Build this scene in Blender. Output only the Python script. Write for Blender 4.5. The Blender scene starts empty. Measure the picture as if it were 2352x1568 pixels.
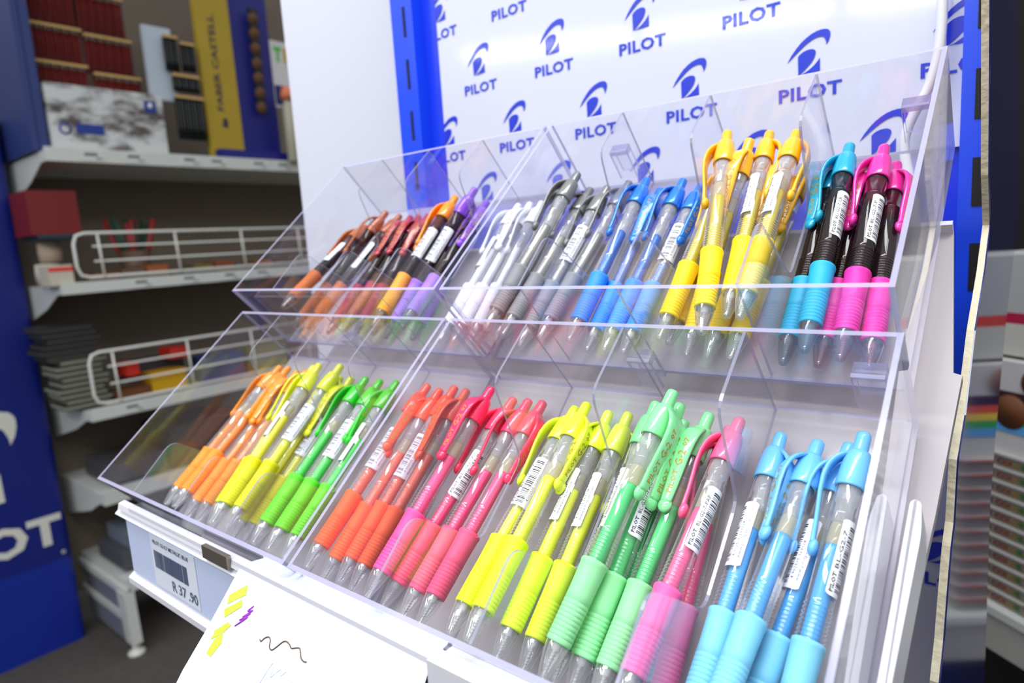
import bpy, math, random
from mathutils import Vector, Matrix, Quaternion

# ------------------------------------------------------------------ camera, world, light, exposure
SC = bpy.context.scene
COL = SC.collection
S, Z0 = 1.22, 1.25          # scale of the display units, height of the lower tray lip above the shop floor

cam_data = bpy.data.cameras.new('camera')
cam = bpy.data.objects.new('camera', cam_data)
COL.objects.link(cam)
cam_data.sensor_width = 36.0
cam_data.lens = 1519.14 / 2352 * 36.0
cam_data.clip_start = 0.02
cam_data.clip_end = 60
cam_data.dof.use_dof = True
cam_data.dof.focus_distance = 0.325
cam_data.dof.aperture_fstop = 8.5
CP = Vector((0.5359, -0.1634, 1.3997))
right = Vector((0.7742406, 0.6297346, -0.0631339))
down = Vector((0.0451995, -0.1545185, -0.9869554))
fwd = Vector((-0.6312753, 0.7612873, -0.1480981))
cam.matrix_world = Matrix(((right.x, -down.x, -fwd.x, CP.x), (right.y, -down.y, -fwd.y, CP.y),
                           (right.z, -down.z, -fwd.z, CP.z), (0, 0, 0, 1)))
SC.camera = cam

world = bpy.data.worlds.new('shop_ambient')
SC.world = world
world.use_nodes = True
wn = world.node_tree
bg = wn.nodes['Background']
_tc = wn.nodes.new('ShaderNodeTexCoord'); _sp = wn.nodes.new('ShaderNodeSeparateXYZ'); _rp = wn.nodes.new('ShaderNodeValToRGB')
_rp.color_ramp.elements[0].position = 0.35; _rp.color_ramp.elements[0].color = (0.20, 0.195, 0.19, 1)
_rp.color_ramp.elements[1].position = 0.95; _rp.color_ramp.elements[1].color = (0.80, 0.83, 0.90, 1)
_mr = wn.nodes.new('ShaderNodeMapRange'); _mr.inputs['From Min'].default_value = -1
wn.links.new(_tc.outputs['Generated'], _sp.inputs[0]); wn.links.new(_sp.outputs['Z'], _mr.inputs['Value'])
wn.links.new(_mr.outputs[0], _rp.inputs[0]); wn.links.new(_rp.outputs[0], bg.inputs[0])
bg.inputs[1].default_value = 1.15

SC.view_settings.view_transform = 'Standard'
SC.view_settings.look = 'None'
SC.view_settings.exposure = 0.14
SC.view_settings.gamma = 1.0
SC.view_settings.use_curve_mapping = False
SC.cycles.transparent_max_bounces = 40
SC.cycles.max_bounces = 7
SC.cycles.sample_clamp_indirect = 4.0
SC.cycles.caustics_reflective = False
SC.cycles.caustics_refractive = False


def area(name, loc, aim, sx, sy, power, col=(1, 1, 1)):
    l = bpy.data.lights.new(name, 'AREA')
    l.shape = 'RECTANGLE'; l.size = sx; l.size_y = sy; l.energy = power; l.color = col
    o = bpy.data.objects.new(name, l); COL.objects.link(o)
    o.location = loc
    o.rotation_euler = (Vector(aim) - Vector(loc)).to_track_quat('-Z', 'Y').to_euler()
    return o


# rows of ceiling tubes over the aisle in front of the display
area('aisle_tube_light', (0.40, -0.18, 2.72), (0.35, -0.10, 1.3), 1.6, 0.28, 20, (0.96, 0.98, 1.0))
area('aisle_tube_light', (0.30, -1.25, 2.75), (0.25, 0.2, 1.3), 1.5, 0.16, 15, (0.96, 0.98, 1.0))
area('aisle_tube_light', (-1.0, -1.6, 2.8), (-0.3, 0.5, 1.2), 1.5, 0.16, 8, (0.97, 0.98, 1.0))


# ------------------------------------------------------------------ materials
def lin(c):
    out = []
    for v in c[:3]:
        v = v / 255.0
        out.append(v / 12.92 if v <= 0.04045 else ((v + 0.055) / 1.055) ** 2.4)
    return tuple(out)


MATS = {}


def mat(name, rgb, rough=0.5, metal=0.0, spec=0.5, coat=0.0, bump=0.0, bscale=80.0, vary=0.0, vscale=6.0, sss=0.0):
    if name in MATS:
        return MATS[name]
    m = bpy.data.materials.new(name); m.use_nodes = True
    nt = m.node_tree; b = nt.nodes['Principled BSDF']
    c = lin(rgb)
    b.inputs['Base Color'].default_value = (*c, 1)
    b.inputs['Roughness'].default_value = rough
    b.inputs['Metallic'].default_value = metal
    b.inputs['Specular IOR Level'].default_value = spec
    b.inputs['Coat Weight'].default_value = coat
    b.inputs['Coat Roughness'].default_value = 0.05
    if bump or vary:
        tc = nt.nodes.new('ShaderNodeTexCoord')
    if bump:
        n = nt.nodes.new('ShaderNodeTexNoise'); n.inputs['Scale'].default_value = bscale
        nt.links.new(tc.outputs['Object'], n.inputs['Vector'])
        bp = nt.nodes.new('ShaderNodeBump'); bp.inputs['Strength'].default_value = bump; bp.inputs['Distance'].default_value = 0.002
        nt.links.new(n.outputs['Fac'], bp.inputs['Height']); nt.links.new(bp.outputs['Normal'], b.inputs['Normal'])
    if vary:
        n = nt.nodes.new('ShaderNodeTexNoise'); n.inputs['Scale'].default_value = vscale
        nt.links.new(tc.outputs['Object'], n.inputs['Vector'])
        mx = nt.nodes.new('ShaderNodeMix'); mx.data_type = 'RGBA'
        mx.inputs['A'].default_value = (*[v * (1 - vary) for v in c], 1)
        mx.inputs['B'].default_value = (*[min(1, v * (1 + vary)) for v in c], 1)
        nt.links.new(n.outputs['Fac'], mx.inputs['Factor']); nt.links.new(mx.outputs['Result'], b.inputs['Base Color'])
    MATS[name] = m
    return m


def clear(name, tint=(1, 1, 1), ior=1.49, haze=0.0, haze_col=(1, 1, 1), rough=0.02, film=1.0, rim=0.0, glow=0.0):
    """thin clear plastic: see-through with a Fresnel sheen, plus a little surface haze"""
    if name in MATS:
        return MATS[name]
    m = bpy.data.materials.new(name); m.use_nodes = True
    nt = m.node_tree; nt.nodes.clear()
    out = nt.nodes.new('ShaderNodeOutputMaterial')
    tr = nt.nodes.new('ShaderNodeBsdfTransparent'); tr.inputs[0].default_value = (*tint, 1)
    gl = nt.nodes.new('ShaderNodeBsdfGlossy'); gl.inputs['Color'].default_value = (1, 1, 1, 1); gl.inputs['Roughness'].default_value = rough
    lw = nt.nodes.new('ShaderNodeLayerWeight'); lw.inputs['Blend'].default_value = 0.5
    pw = nt.nodes.new('ShaderNodeMath'); pw.operation = 'POWER'; pw.inputs[1].default_value = 5.0
    f0 = ((ior - 1) / (ior + 1)) ** 2
    ma = nt.nodes.new('ShaderNodeMath'); ma.operation = 'MULTIPLY_ADD'; ma.inputs[1].default_value = 1 - f0; ma.inputs[2].default_value = f0
    nt.links.new(lw.outputs['Facing'], pw.inputs[0]); nt.links.new(pw.outputs[0], ma.inputs[0])
    fac = ma.outputs[0]
    if film != 1.0:
        mt = nt.nodes.new('ShaderNodeMath'); mt.operation = 'MULTIPLY'; mt.inputs[1].default_value = film; mt.use_clamp = True
        nt.links.new(fac, mt.inputs[0]); fac = mt.outputs[0]
    mx = nt.nodes.new('ShaderNodeMixShader')
    nt.links.new(fac, mx.inputs[0]); nt.links.new(tr.outputs[0], mx.inputs[1]); nt.links.new(gl.outputs[0], mx.inputs[2])
    last = mx
    if haze:
        df = nt.nodes.new('ShaderNodeBsdfDiffuse'); df.inputs[0].default_value = (*haze_col, 1)
        hz = df
        if glow:        # milky plastic also lets light through from the far side
            tl = nt.nodes.new('ShaderNodeBsdfTranslucent'); tl.inputs[0].default_value = (*haze_col, 1)
            hz = nt.nodes.new('ShaderNodeMixShader'); hz.inputs[0].default_value = glow
            nt.links.new(df.outputs[0], hz.inputs[1]); nt.links.new(tl.outputs[0], hz.inputs[2])
        m2 = nt.nodes.new('ShaderNodeMixShader'); m2.inputs[0].default_value = haze
        if rim:         # the wall is thicker along the line of sight at its sides
            p2 = nt.nodes.new('ShaderNodeMath'); p2.operation = 'POWER'; p2.inputs[1].default_value = 3.0
            a2 = nt.nodes.new('ShaderNodeMath'); a2.operation = 'MULTIPLY_ADD'; a2.inputs[1].default_value = rim; a2.inputs[2].default_value = haze
            nt.links.new(lw.outputs['Facing'], p2.inputs[0]); nt.links.new(p2.outputs[0], a2.inputs[0]); nt.links.new(a2.outputs[0], m2.inputs[0])
        nt.links.new(mx.outputs[0], m2.inputs[1]); nt.links.new(hz.outputs[0], m2.inputs[2]); last = m2
    nt.links.new(last.outputs[0], out.inputs[0])
    MATS[name] = m
    return m


def frosted(name, col, see=0.25):
    """sawn edge of clear acrylic: pale, milky, half see-through; the pale tint stands in for edge glow"""
    m = bpy.data.materials.new(name); m.use_nodes = True
    nt = m.node_tree; nt.nodes.clear()
    out = nt.nodes.new('ShaderNodeOutputMaterial')
    tr = nt.nodes.new('ShaderNodeBsdfTransparent'); tr.inputs[0].default_value = (0.92, 0.92, 1, 1)
    df = nt.nodes.new('ShaderNodeBsdfDiffuse'); df.inputs[0].default_value = (*lin(col), 1)
    tl = nt.nodes.new('ShaderNodeBsdfTranslucent'); tl.inputs[0].default_value = (*lin(col), 1)
    a = nt.nodes.new('ShaderNodeMixShader'); a.inputs[0].default_value = 0.35
    nt.links.new(df.outputs[0], a.inputs[1]); nt.links.new(tl.outputs[0], a.inputs[2])
    b = nt.nodes.new('ShaderNodeMixShader'); b.inputs[0].default_value = 1 - see
    nt.links.new(tr.outputs[0], b.inputs[1]); nt.links.new(a.outputs[0], b.inputs[2])
    g = nt.nodes.new('ShaderNodeBsdfGlossy'); g.inputs['Roughness'].default_value = 0.15
    c = nt.nodes.new('ShaderNodeMixShader'); c.inputs[0].default_value = 0.10
    nt.links.new(b.outputs[0], c.inputs[1]); nt.links.new(g.outputs[0], c.inputs[2])
    nt.links.new(c.outputs[0], out.inputs[0])
    return m


# ------------------------------------------------------------------ mesh helpers
class MB:
    """collects shapes into ONE mesh"""
    def __init__(self):
        self.v = []; self.f = []; self.m = []; self.smooth = []

    def add(self, vs, fs, mi=0, sm=False):
        o = len(self.v); self.v += [tuple(p) for p in vs]
        for f in fs:
            self.f.append([i + o for i in f]); self.m.append(mi); self.smooth.append(sm)

    def hexa(self, p, mi=0, mis=None):
        """8 corners: 0-3 bottom ring, 4-7 top ring; mis = six material slots (bottom, top, four sides)"""
        fs = [(0, 3, 2, 1), (4, 5, 6, 7), (0, 1, 5, 4), (1, 2, 6, 5), (2, 3, 7, 6), (3, 0, 4, 7)]
        o = len(self.v); self.v += [tuple(q) for q in p]
        for k, f in enumerate(fs):
            self.f.append([i + o for i in f]); self.m.append(mis[k] if mis else mi); self.smooth.append(False)

    def box(self, a, b, mi=0, fn=None, mis=None):
        x0, y0, z0 = a; x1, y1, z1 = b
        p = [(x0, y0, z0), (x1, y0, z0), (x1, y1, z0), (x0, y1, z0), (x0, y0, z1), (x1, y0, z1), (x1, y1, z1), (x0, y1, z1)]
        if fn: p = [fn(*q) for q in p]
        self.hexa(p, mi, mis)

    def extrude(self, poly, a, b, fn, mi_cap=0, mi_rim=0, sm=False):
        """poly in 2D, extruded from a to b; fn(t, p, q) -> 3D"""
        n = len(poly)
        vs = [fn(a, *q) for q in poly] + [fn(b, *q) for q in poly]
        o = len(self.v); self.v += [tuple(q) for q in vs]
        self.f.append([o + i for i in range(n)][::-1]); self.m.append(mi_cap); self.smooth.append(False)
        self.f.append([o + n + i for i in range(n)]); self.m.append(mi_cap); self.smooth.append(False)
        for i in range(n):
            j = (i + 1) % n
            self.f.append([o + i, o + j, o + n + j, o + n + i]); self.m.append(mi_rim); self.smooth.append(sm)

    def lathe(self, prof, seg=20, mi=0, sm=True, fn=None, cap0=False, cap1=False):
        vs = []
        for r, z in prof:
            for k in range(seg):
                a = 2 * math.pi * k / seg
                vs.append((r * math.cos(a), r * math.sin(a), z))
        if fn: vs = [fn(*q) for q in vs]
        fs = []
        for i in range(len(prof) - 1):
            for k in range(seg):
                k2 = (k + 1) % seg
                fs.append((i * seg + k, i * seg + k2, (i + 1) * seg + k2, (i + 1) * seg + k))
        if cap0: fs.append(tuple(range(seg))[::-1])
        if cap1: fs.append(tuple((len(prof) - 1) * seg + k for k in range(seg)))
        self.add(vs, fs, mi, sm)

    def tube(self, pts, r, seg=8, mi=0, closed=False):
        pts = [Vector(p) for p in pts]; n = len(pts)
        vs = []; up = Vector((0.123, 0.331, 0.936)).normalized()
        prev = None
        for i, p in enumerate(pts):
            a = pts[i - 1] if i or closed else pts[0]; b = pts[(i + 1) % n] if i < n - 1 or closed else pts[-1]
            t = (b - a).normalized()
            if prev is None: x = t.cross(up).normalized()
            else: x = (prev - t * prev.dot(t)).normalized()
            prev = x; y = t.cross(x)
            rr = r[i] if isinstance(r, (list, tuple)) else r
            for k in range(seg):
                a_ = 2 * math.pi * k / seg
                vs.append(p + (x * math.cos(a_) + y * math.sin(a_)) * rr)
        fs = []
        for i in range(n if closed else n - 1):
            j = (i + 1) % n
            for k in range(seg):
                k2 = (k + 1) % seg
                fs.append((i * seg + k, i * seg + k2, j * seg + k2, j * seg + k))
        if not closed:
            fs.append(tuple(range(seg))[::-1]); fs.append(tuple((n - 1) * seg + k for k in range(seg)))
        self.add(vs, fs, mi, True)

    def ball(self, c, r, mi=0, seg=12, rings=8):
        rx, ry, rz = r if isinstance(r, tuple) else (r, r, r)
        vs = [(c[0], c[1], c[2] - rz)]
        for i in range(1, rings):
            t = -math.pi / 2 + math.pi * i / rings
            for k in range(seg):
                a = 2 * math.pi * k / seg
                vs.append((c[0] + rx * math.cos(t) * math.cos(a), c[1] + ry * math.cos(t) * math.sin(a), c[2] + rz * math.sin(t)))
        vs.append((c[0], c[1], c[2] + rz)); fs = []
        for k in range(seg):
            k2 = (k + 1) % seg
            fs.append((0, 1 + k2, 1 + k)); L = 1 + (rings - 2) * seg; fs.append((len(vs) - 1, L + k, L + k2))
            for i in range(rings - 2):
                fs.append((1 + i * seg + k, 1 + i * seg + k2, 1 + (i + 1) * seg + k2, 1 + (i + 1) * seg + k))
        self.add(vs, fs, mi, True)

    def mesh(self, name, mats):
        me = bpy.data.meshes.new(name)
        me.from_pydata(self.v, [], self.f); me.update()
        for m in mats: me.materials.append(m)
        me.polygons.foreach_set('material_index', self.m)
        me.polygons.foreach_set('use_smooth', self.smooth)
        me.update()
        return me


def link(name, me, parent=None, loc=None):
    o = bpy.data.objects.new(name, me); COL.objects.link(o)
    if parent is not None: o.parent = parent
    if loc is not None: o.location = loc
    return o


def part(name, mb, mats, parent=None, label=None):
    if not isinstance(mats, (list, tuple)): mats = [mats]
    o = link(name, mb.mesh(name, mats), parent)
    if label: o['label'] = label
    return o


def tag(o, label, cat, group=None, kind=None):
    o['label'] = label; o['category'] = cat
    if group: o['group'] = group
    if kind: o['kind'] = kind
    return o


def struct(o):
    o['kind'] = 'structure'
    return o


def empty(name, loc=(0, 0, 0), rz=0.0):
    o = bpy.data.objects.new(name, None); COL.objects.link(o); o.location = loc; o.rotation_euler = (0, 0, rz)
    o.empty_display_size = 0.02
    return o


def dup(o, parent=None):
    c = o.copy(); COL.objects.link(c)
    if parent is not None: c.parent = parent
    for ch in [k for k in bpy.data.objects if k.parent == o and k != c]:
        dup(ch, c)
    return c


def text_shape(txt, size=1.0, bold=0.0, shear=0.0, res=2, spacing=1.0):
    """outline of a word as (verts, faces), left aligned on its baseline"""
    cu = bpy.data.curves.new('t', 'FONT'); cu.body = txt; cu.size = size; cu.offset = bold * size; cu.shear = shear
    cu.resolution_u = res; cu.space_character = spacing
    o = bpy.data.objects.new('t', cu); COL.objects.link(o)
    dg = bpy.context.evaluated_depsgraph_get(); dg.update()
    me = bpy.data.meshes.new_from_object(o.evaluated_get(dg))
    vs = [tuple(v.co) for v in me.vertices]; fs = [tuple(p.vertices) for p in me.polygons]
    bpy.data.objects.remove(o); bpy.data.curves.remove(cu); bpy.data.meshes.remove(me)
    return vs, fs


def fit_text(txt, w, h, **k):
    """word scaled to width w and letter height h"""
    vs, fs = text_shape(txt, **k)
    x0 = min(v[0] for v in vs); x1 = max(v[0] for v in vs); y0 = min(v[1] for v in vs); y1 = max(v[1] for v in vs)
    return [((v[0] - x0) / (x1 - x0) * w, (v[1] - y0) / (y1 - y0) * h) for v in vs], fs


def put_text(mb, t, fn, mi=0):
    vs, fs = t
    mb.add([fn(*v) for v in vs], fs, mi)


def F(x, y, z):
    """display units -> metres in the shop"""
    return (x * S, y * S, z * S + Z0)


def rounded(pts, rad, n=4):
    """round the corners of a 2D polygon; rad = radius per corner"""
    out = []; N = len(pts)
    for i, p in enumerate(pts):
        r = rad[i]
        if r == 0: out.append(p); continue
        p = Vector(p); a = (Vector(pts[i - 1]) - p).normalized(); b = (Vector(pts[(i + 1) % N]) - p).normalized()
        for k in range(n + 1):
            t = k / n
            out.append(tuple(p + a * r * (1 - t) ** 2 + b * r * t ** 2))
    return out




# ------------------------------------------------------------------ setting: floor, ceiling, far walls
m_floor = mat('floor_carpet', (78, 72, 66), 0.9, bump=0.6, bscale=300, vary=0.25, vscale=30)
mb = MB(); mb.box((-7, -6, -0.05), (5, 6, 0))
struct(part('floor', mb, m_floor))
m_wall = mat('painted_wall', (176, 172, 165), 0.8, vary=0.05, vscale=2)
mb = MB(); mb.box((-5.1, -6, 0), (-5.0, 6, 3.2)); struct(part('wall_left', mb, m_wall))
mb = MB(); mb.box((-5.1, 5.0, 0), (5, 5.1, 3.2)); struct(part('wall_back', mb, mat('dark_wall', (52, 46, 40), 0.85)))

# long fluorescent fittings on the ceiling of the aisle behind the camera
m_tube = bpy.data.materials.new('lit_tube'); m_tube.use_nodes = True
_b = m_tube.node_tree.nodes['Principled BSDF']; _b.inputs['Emission Color'].default_value = (0.95, 0.98, 1, 1); _b.inputs['Emission Strength'].default_value = 14
m_fit = mat('fitting_white', (232, 232, 230), 0.4)
for k, (xa, ya, xb, yb) in enumerate([(-3.3, -3.35, -2.1, -3.95), (-2.0, -4.0, -0.8, -4.6), (-0.7, -4.65, 0.5, -5.25)]):
    r = empty('fluorescent_light', ((xa + xb) / 2, (ya + yb) / 2, 2.95), math.atan2(yb - ya, xb - xa))
    L_ = math.hypot(xb - xa, yb - ya) / 2
    mb = MB(); mb.box((-L_, -0.09, 0), (L_, 0.09, 0.06)); part('housing', mb, m_fit, r)
    for yy in (-0.045, 0.045):
        mb = MB(); mb.tube([(-L_ + 0.02, yy, -0.025), (L_ - 0.02, yy, -0.025)], 0.018, 12); part('tube', mb, m_tube, r)
    tag(r, 'long white twin tube ceiling light, number %s along the aisle' % ['one', 'two', 'three'][k], 'light', 'ceiling tube lights')

# ------------------------------------------------------------------ display backing
m_blue = mat('blue_enamel', (22, 74, 238), 0.28, coat=0.4)
m_blue2 = mat('blue_enamel_panel', (20, 58, 220), 0.3, coat=0.4)
m_hole = mat('slot_dark', (8, 8, 10), 0.7)
m_board = mat('laminated_board', (216, 219, 236), 0.10, coat=0.7)
m_logo = mat('logo_blue', (16, 50, 205), 0.25, coat=0.4)
m_sheet = mat('white_sheet', (212, 214, 226), 0.45)
m_cream = mat('board_core_cream', (232, 222, 190), 0.8, bump=0.6, bscale=200)

YB = 0.300
LOGO_ARC = [(0.14, 0.631), (0.21, 0.745), (0.289, 0.841), (0.365, 0.918), (0.447, 0.977), (0.525, 1.020), (0.603, 1.046), (0.67, 1.058), (0.731, 1.055), (0.78, 1.040),
            (0.807, 1.012), (0.818, 0.980), (0.815, 0.925), (0.795, 0.86), (0.758, 0.805), (0.757, 0.845), (0.745, 0.884), (0.728, 0.925), (0.70, 0.945), (0.655, 0.953), (0.617, 0.950),
            (0.56, 0.937), (0.5, 0.910), (0.43, 0.868), (0.369, 0.820), (0.30, 0.768), (0.235, 0.712), (0.18, 0.665)]
LOGO_LEAF = [(0.321, 0.405), (0.315, 0.702), (0.35, 0.737), (0.395, 0.765), (0.45, 0.782), (0.5, 0.787), (0.545, 0.782), (0.579, 0.764), (0.597, 0.735), (0.594, 0.700),
             (0.578, 0.650), (0.553, 0.605), (0.515, 0.56), (0.475, 0.522), (0.42, 0.47), (0.36, 0.425)]
LOGO_FOOT = [(0.662, 0.625), (0.664, 0.415), (0.35, 0.402), (0.42, 0.425), (0.50, 0.470), (0.57, 0.52), (0.625, 0.575)]
T_PILOT = fit_text('PILOT', 1.0, 0.225, bold=0.03, spacing=1.06)


def logo(mb, x, z, w, fn, lim=None, mi=0):
    """emblem and word, printed on a face; fn(x, z) -> 3D"""
    def clip(poly):
        if not lim: return poly
        for ax, val, sg in ((0, lim[0], 1), (0, lim[1], -1), (1, lim[2], 1), (1, lim[3], -1)):
            out = []
            for i in range(len(poly)):
                a, b = poly[i - 1], poly[i]
                ia, ib = sg * (a[ax] - val) >= 0, sg * (b[ax] - val) >= 0
                if ia != ib:
                    t = (val - a[ax]) / (b[ax] - a[ax])
                    out.append((a[0] + (b[0] - a[0]) * t, a[1] + (b[1] - a[1]) * t))
                if ib: out.append(b)
            poly = out
            if len(poly) < 3: return []
        return poly
    for s in (LOGO_ARC, LOGO_LEAF, LOGO_FOOT):
        p = [(x + a * w, z + b * w) for a, b in s]
        # split the concave arc into quads between its outer and inner edge
        if s is LOGO_ARC:
            o_ = p[:15]; i_ = [p[0]] + p[:14:-1]
            n = 14
            def at(l, t):
                f_ = t * (len(l) - 1); k = min(int(f_), len(l) - 2); q = f_ - k
                return (l[k][0] * (1 - q) + l[k + 1][0] * q, l[k][1] * (1 - q) + l[k + 1][1] * q)
            polys = [[at(o_, k / n), at(o_, (k + 1) / n), at(i_, (k + 1) / n), at(i_, k / n)] for k in range(n)]
        else:
            polys = [p]
        for q in polys:
            q = clip(q)
            if len(q) >= 3: mb.add([fn(*t) for t in q], [list(range(len(q)))], mi)
    vs, fs = T_PILOT
    for f_ in fs:
        q = clip([(x + vs[i][0] * w, z + vs[i][1] * w) for i in f_])
        if len(q) >= 3: mb.add([fn(*t) for t in q], [list(range(len(q)))], mi)


def logo_board(name, x0, x1, z0, z1, y, rows, label):
    r = empty(name, F((x0 + x1) / 2, y, z0)); c = r.location
    G = lambda a, b, q: tuple(Vector(F(a, b, q)) - c)
    mb = MB(); mb.box((x0, y, z0), (x1, y + 0.003, z1), fn=G); part('board', mb, m_board, r)
    mb = MB()
    for zb, xb in rows:
        k = -6
        while k < 10:
            x = xb + k * 0.0745; k += 1
            if x > x1 + 0.01 or x < x0 - 0.04: continue
            logo(mb, x, zb, 0.0355, lambda a, b: G(a, y - 0.0004, b), (x0, x1, z0, z1))
    part('printed_logos', mb, m_logo, r)
    return tag(r, label, 'display board')


logo_board('logo_board', 0.018, 0.399, 0.158, 0.46, YB, [(0.247 + 0.0512 * 2 * k, 0.0455) for k in range(-1, 3)] + [(0.1958 + 0.1024 * k, 0.0800) for k in range(-1, 3)],
           'glossy white board printed with blue logos, fixed behind the upper trays')
logo_board('logo_board', 0.0, 0.402, -0.42, 0.034, YB, [(-0.094 - 0.1024 * k, 0.3765 - 0.0) for k in range(4)] + [(-0.145 - 0.1024 * k, 0.3393) for k in range(3)],
           'white logo board below the trays, beside the grey tray edge')

# blue slotted uprights and back panel
def upright(x0, x1, slots, label):
    r = empty('slotted_upright', F((x0 + x1) / 2, YB, -1.0)); c = r.location
    G = lambda a, b, q: tuple(Vector(F(a, b, q)) - c)
    mb = MB(); mb.box((x0, YB - 0.008, -0.45), (x1, YB + 0.03, 0.55), fn=G); part('post', mb, m_blue, r)
    sx0, sx1, pitch, h, off = slots
    for k in range(-8, 8):
        z = off + k * pitch
        if not (-0.44 < z < 0.52): continue
        mb = MB(); mb.box((sx0, YB - 0.0086, z), (sx1, YB - 0.0079, z + h), fn=G); part('slot', mb, m_hole, r)
    mb = MB(); mb.box((x0, YB - 0.012, -1.02), (x1, YB + 0.03, -0.45), fn=G); part('post_foot', mb, m_blue2, r)
    return tag(r, label, 'upright')


upright(-0.030, -0.003, (-0.0148, -0.0120, 0.044, 0.0248, 0.219), 'blue slotted metal upright between the white sheet and the logo board')
upright(0.3975, 0.4130, (0.4035, 0.4110, 0.044, 0.0248, 0.126), 'blue slotted metal upright at the right edge of the logo board')
mb = MB(); mb.box((-0.004, YB + 0.004, 0.03), (0.402, YB + 0.010, 0.55), fn=F)
tag(part('blue_back_panel', mb, m_blue2), 'glossy blue metal back panel behind the logo board', 'panel')

# white side sheet left of the upright
mb = MB(); n = 16
pts = [(-0.226 + (0.226 - 0.031) * k / n, YB + 0.012 + 0.006 * math.sin(math.pi * k / n)) for k in range(n + 1)]
poly = pts + [(x, y + 0.003) for x, y in pts[::-1]]
mb.extrude(poly, -0.42, 0.55, lambda t, p, q: F(p, q, t), 0, 0)
tag(part('white_sheet', mb, m_sheet), 'plain white foam sheet standing left of the blue upright', 'sheet')

# ------------------------------------------------------------------ sloping tray that carries the boxes
TH = math.radians(42.363)
ROW = {0: (Vector((0, 0.036, -0.0424)), math.radians(42.363)), 1: (Vector((-0.0021, 0.136, 0.0609)), math.radians(42.787))}


def BF(row, x, u, v):
    d, a = ROW[row]
    return F(d.x + x, d.y + u * math.cos(a) - v * math.sin(a), d.z + u * math.sin(a) + v * math.cos(a))


m_tray = mat('tray_white', (168, 160, 162), 0.35, vary=0.03, vscale=20)
m_strip = mat('white_metal', (216, 216, 222), 0.35)
tray = empty('sloping_metal_tray', BF(0, 0.22, 0, -0.006)); tc = tray.location.copy()
TG = lambda x, u, v: tuple(Vector(BF(0, x, u, v)) - tc)
mb = MB(); mb.extrude([(0.03, -0.002), (0.4060, -0.002), (0.4078, 0.047), (0.4115, 0.104), (0.4138, 0.1635), (0.4108, 0.1645), (0.4035, 0.243), (0.03, 0.243)], -0.012, -0.0075, lambda t, p, q: TG(p, q, t)); part('tray_floor', mb, m_tray, tray)
mb = MB()
pr = rounded([(0.4048, -0.004), (0.4075, -0.004), (0.4108, 0.088), (0.4095, 0.099), (0.4065, 0.099)], [0, 0, 0.004, 0.002, 0.002], 4)
mb.extrude(pr, -0.0075, 0.012, lambda t, p, q: TG(p, q, t)); part('side_wing', mb, m_strip, tray)
mb = MB(); mb.box((0.03, -0.0075, -0.012), (0.4070, -0.004, 0.046), fn=TG)
mb.box((0.03, -0.012, 0.043), (0.4070, -0.004, 0.047), fn=TG); part('front_lip', mb, m_strip, tray)
mb = MB(); mb.box((0.03, 0.2405, -0.0075), (0.4035, 0.243, -0.002), fn=TG); part('back_lip', mb, m_strip, tray)
tag(tray, 'white sloping metal tray carrying the clear pen boxes', 'tray')

# ------------------------------------------------------------------ clear acrylic pen boxes
m_acr = clear('clear_acrylic', tint=(0.985, 0.983, 0.998), ior=1.46, haze=0.018, haze_col=(0.86, 0.87, 1.0), rough=0.03)
m_edge = frosted('acrylic_edge', (212, 210, 240), 0.30)
m_rim2 = frosted('acrylic_moulded_edge', (168, 168, 192), 0.35)
m_floor_acr = clear('lightened_acrylic_floor', tint=(0.97, 0.968, 0.98), ior=1.46, haze=0.34, haze_col=(0.97, 0.94, 0.93), rough=0.08, glow=0.3)  # whitish floor; the strong haze stands in for light between the pens
m_edge2 = frosted('acrylic_edge_blue', (196, 200, 252), 0.30)


T_ = 0.0018
HF, HB, LU = 0.0555, 0.0503, 0.1366
DIV = rounded([(0.002, 0), (0.002, HF), (0.0345, 0.0562), (0.0455, 0.0125), (0.0862, 0.0125), (0.1005, 0.0515), (0.1346, HB), (0.1346, 0)],
              [0, 0, 0.006, 0.005, 0.005, 0.006, 0, 0])


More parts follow.
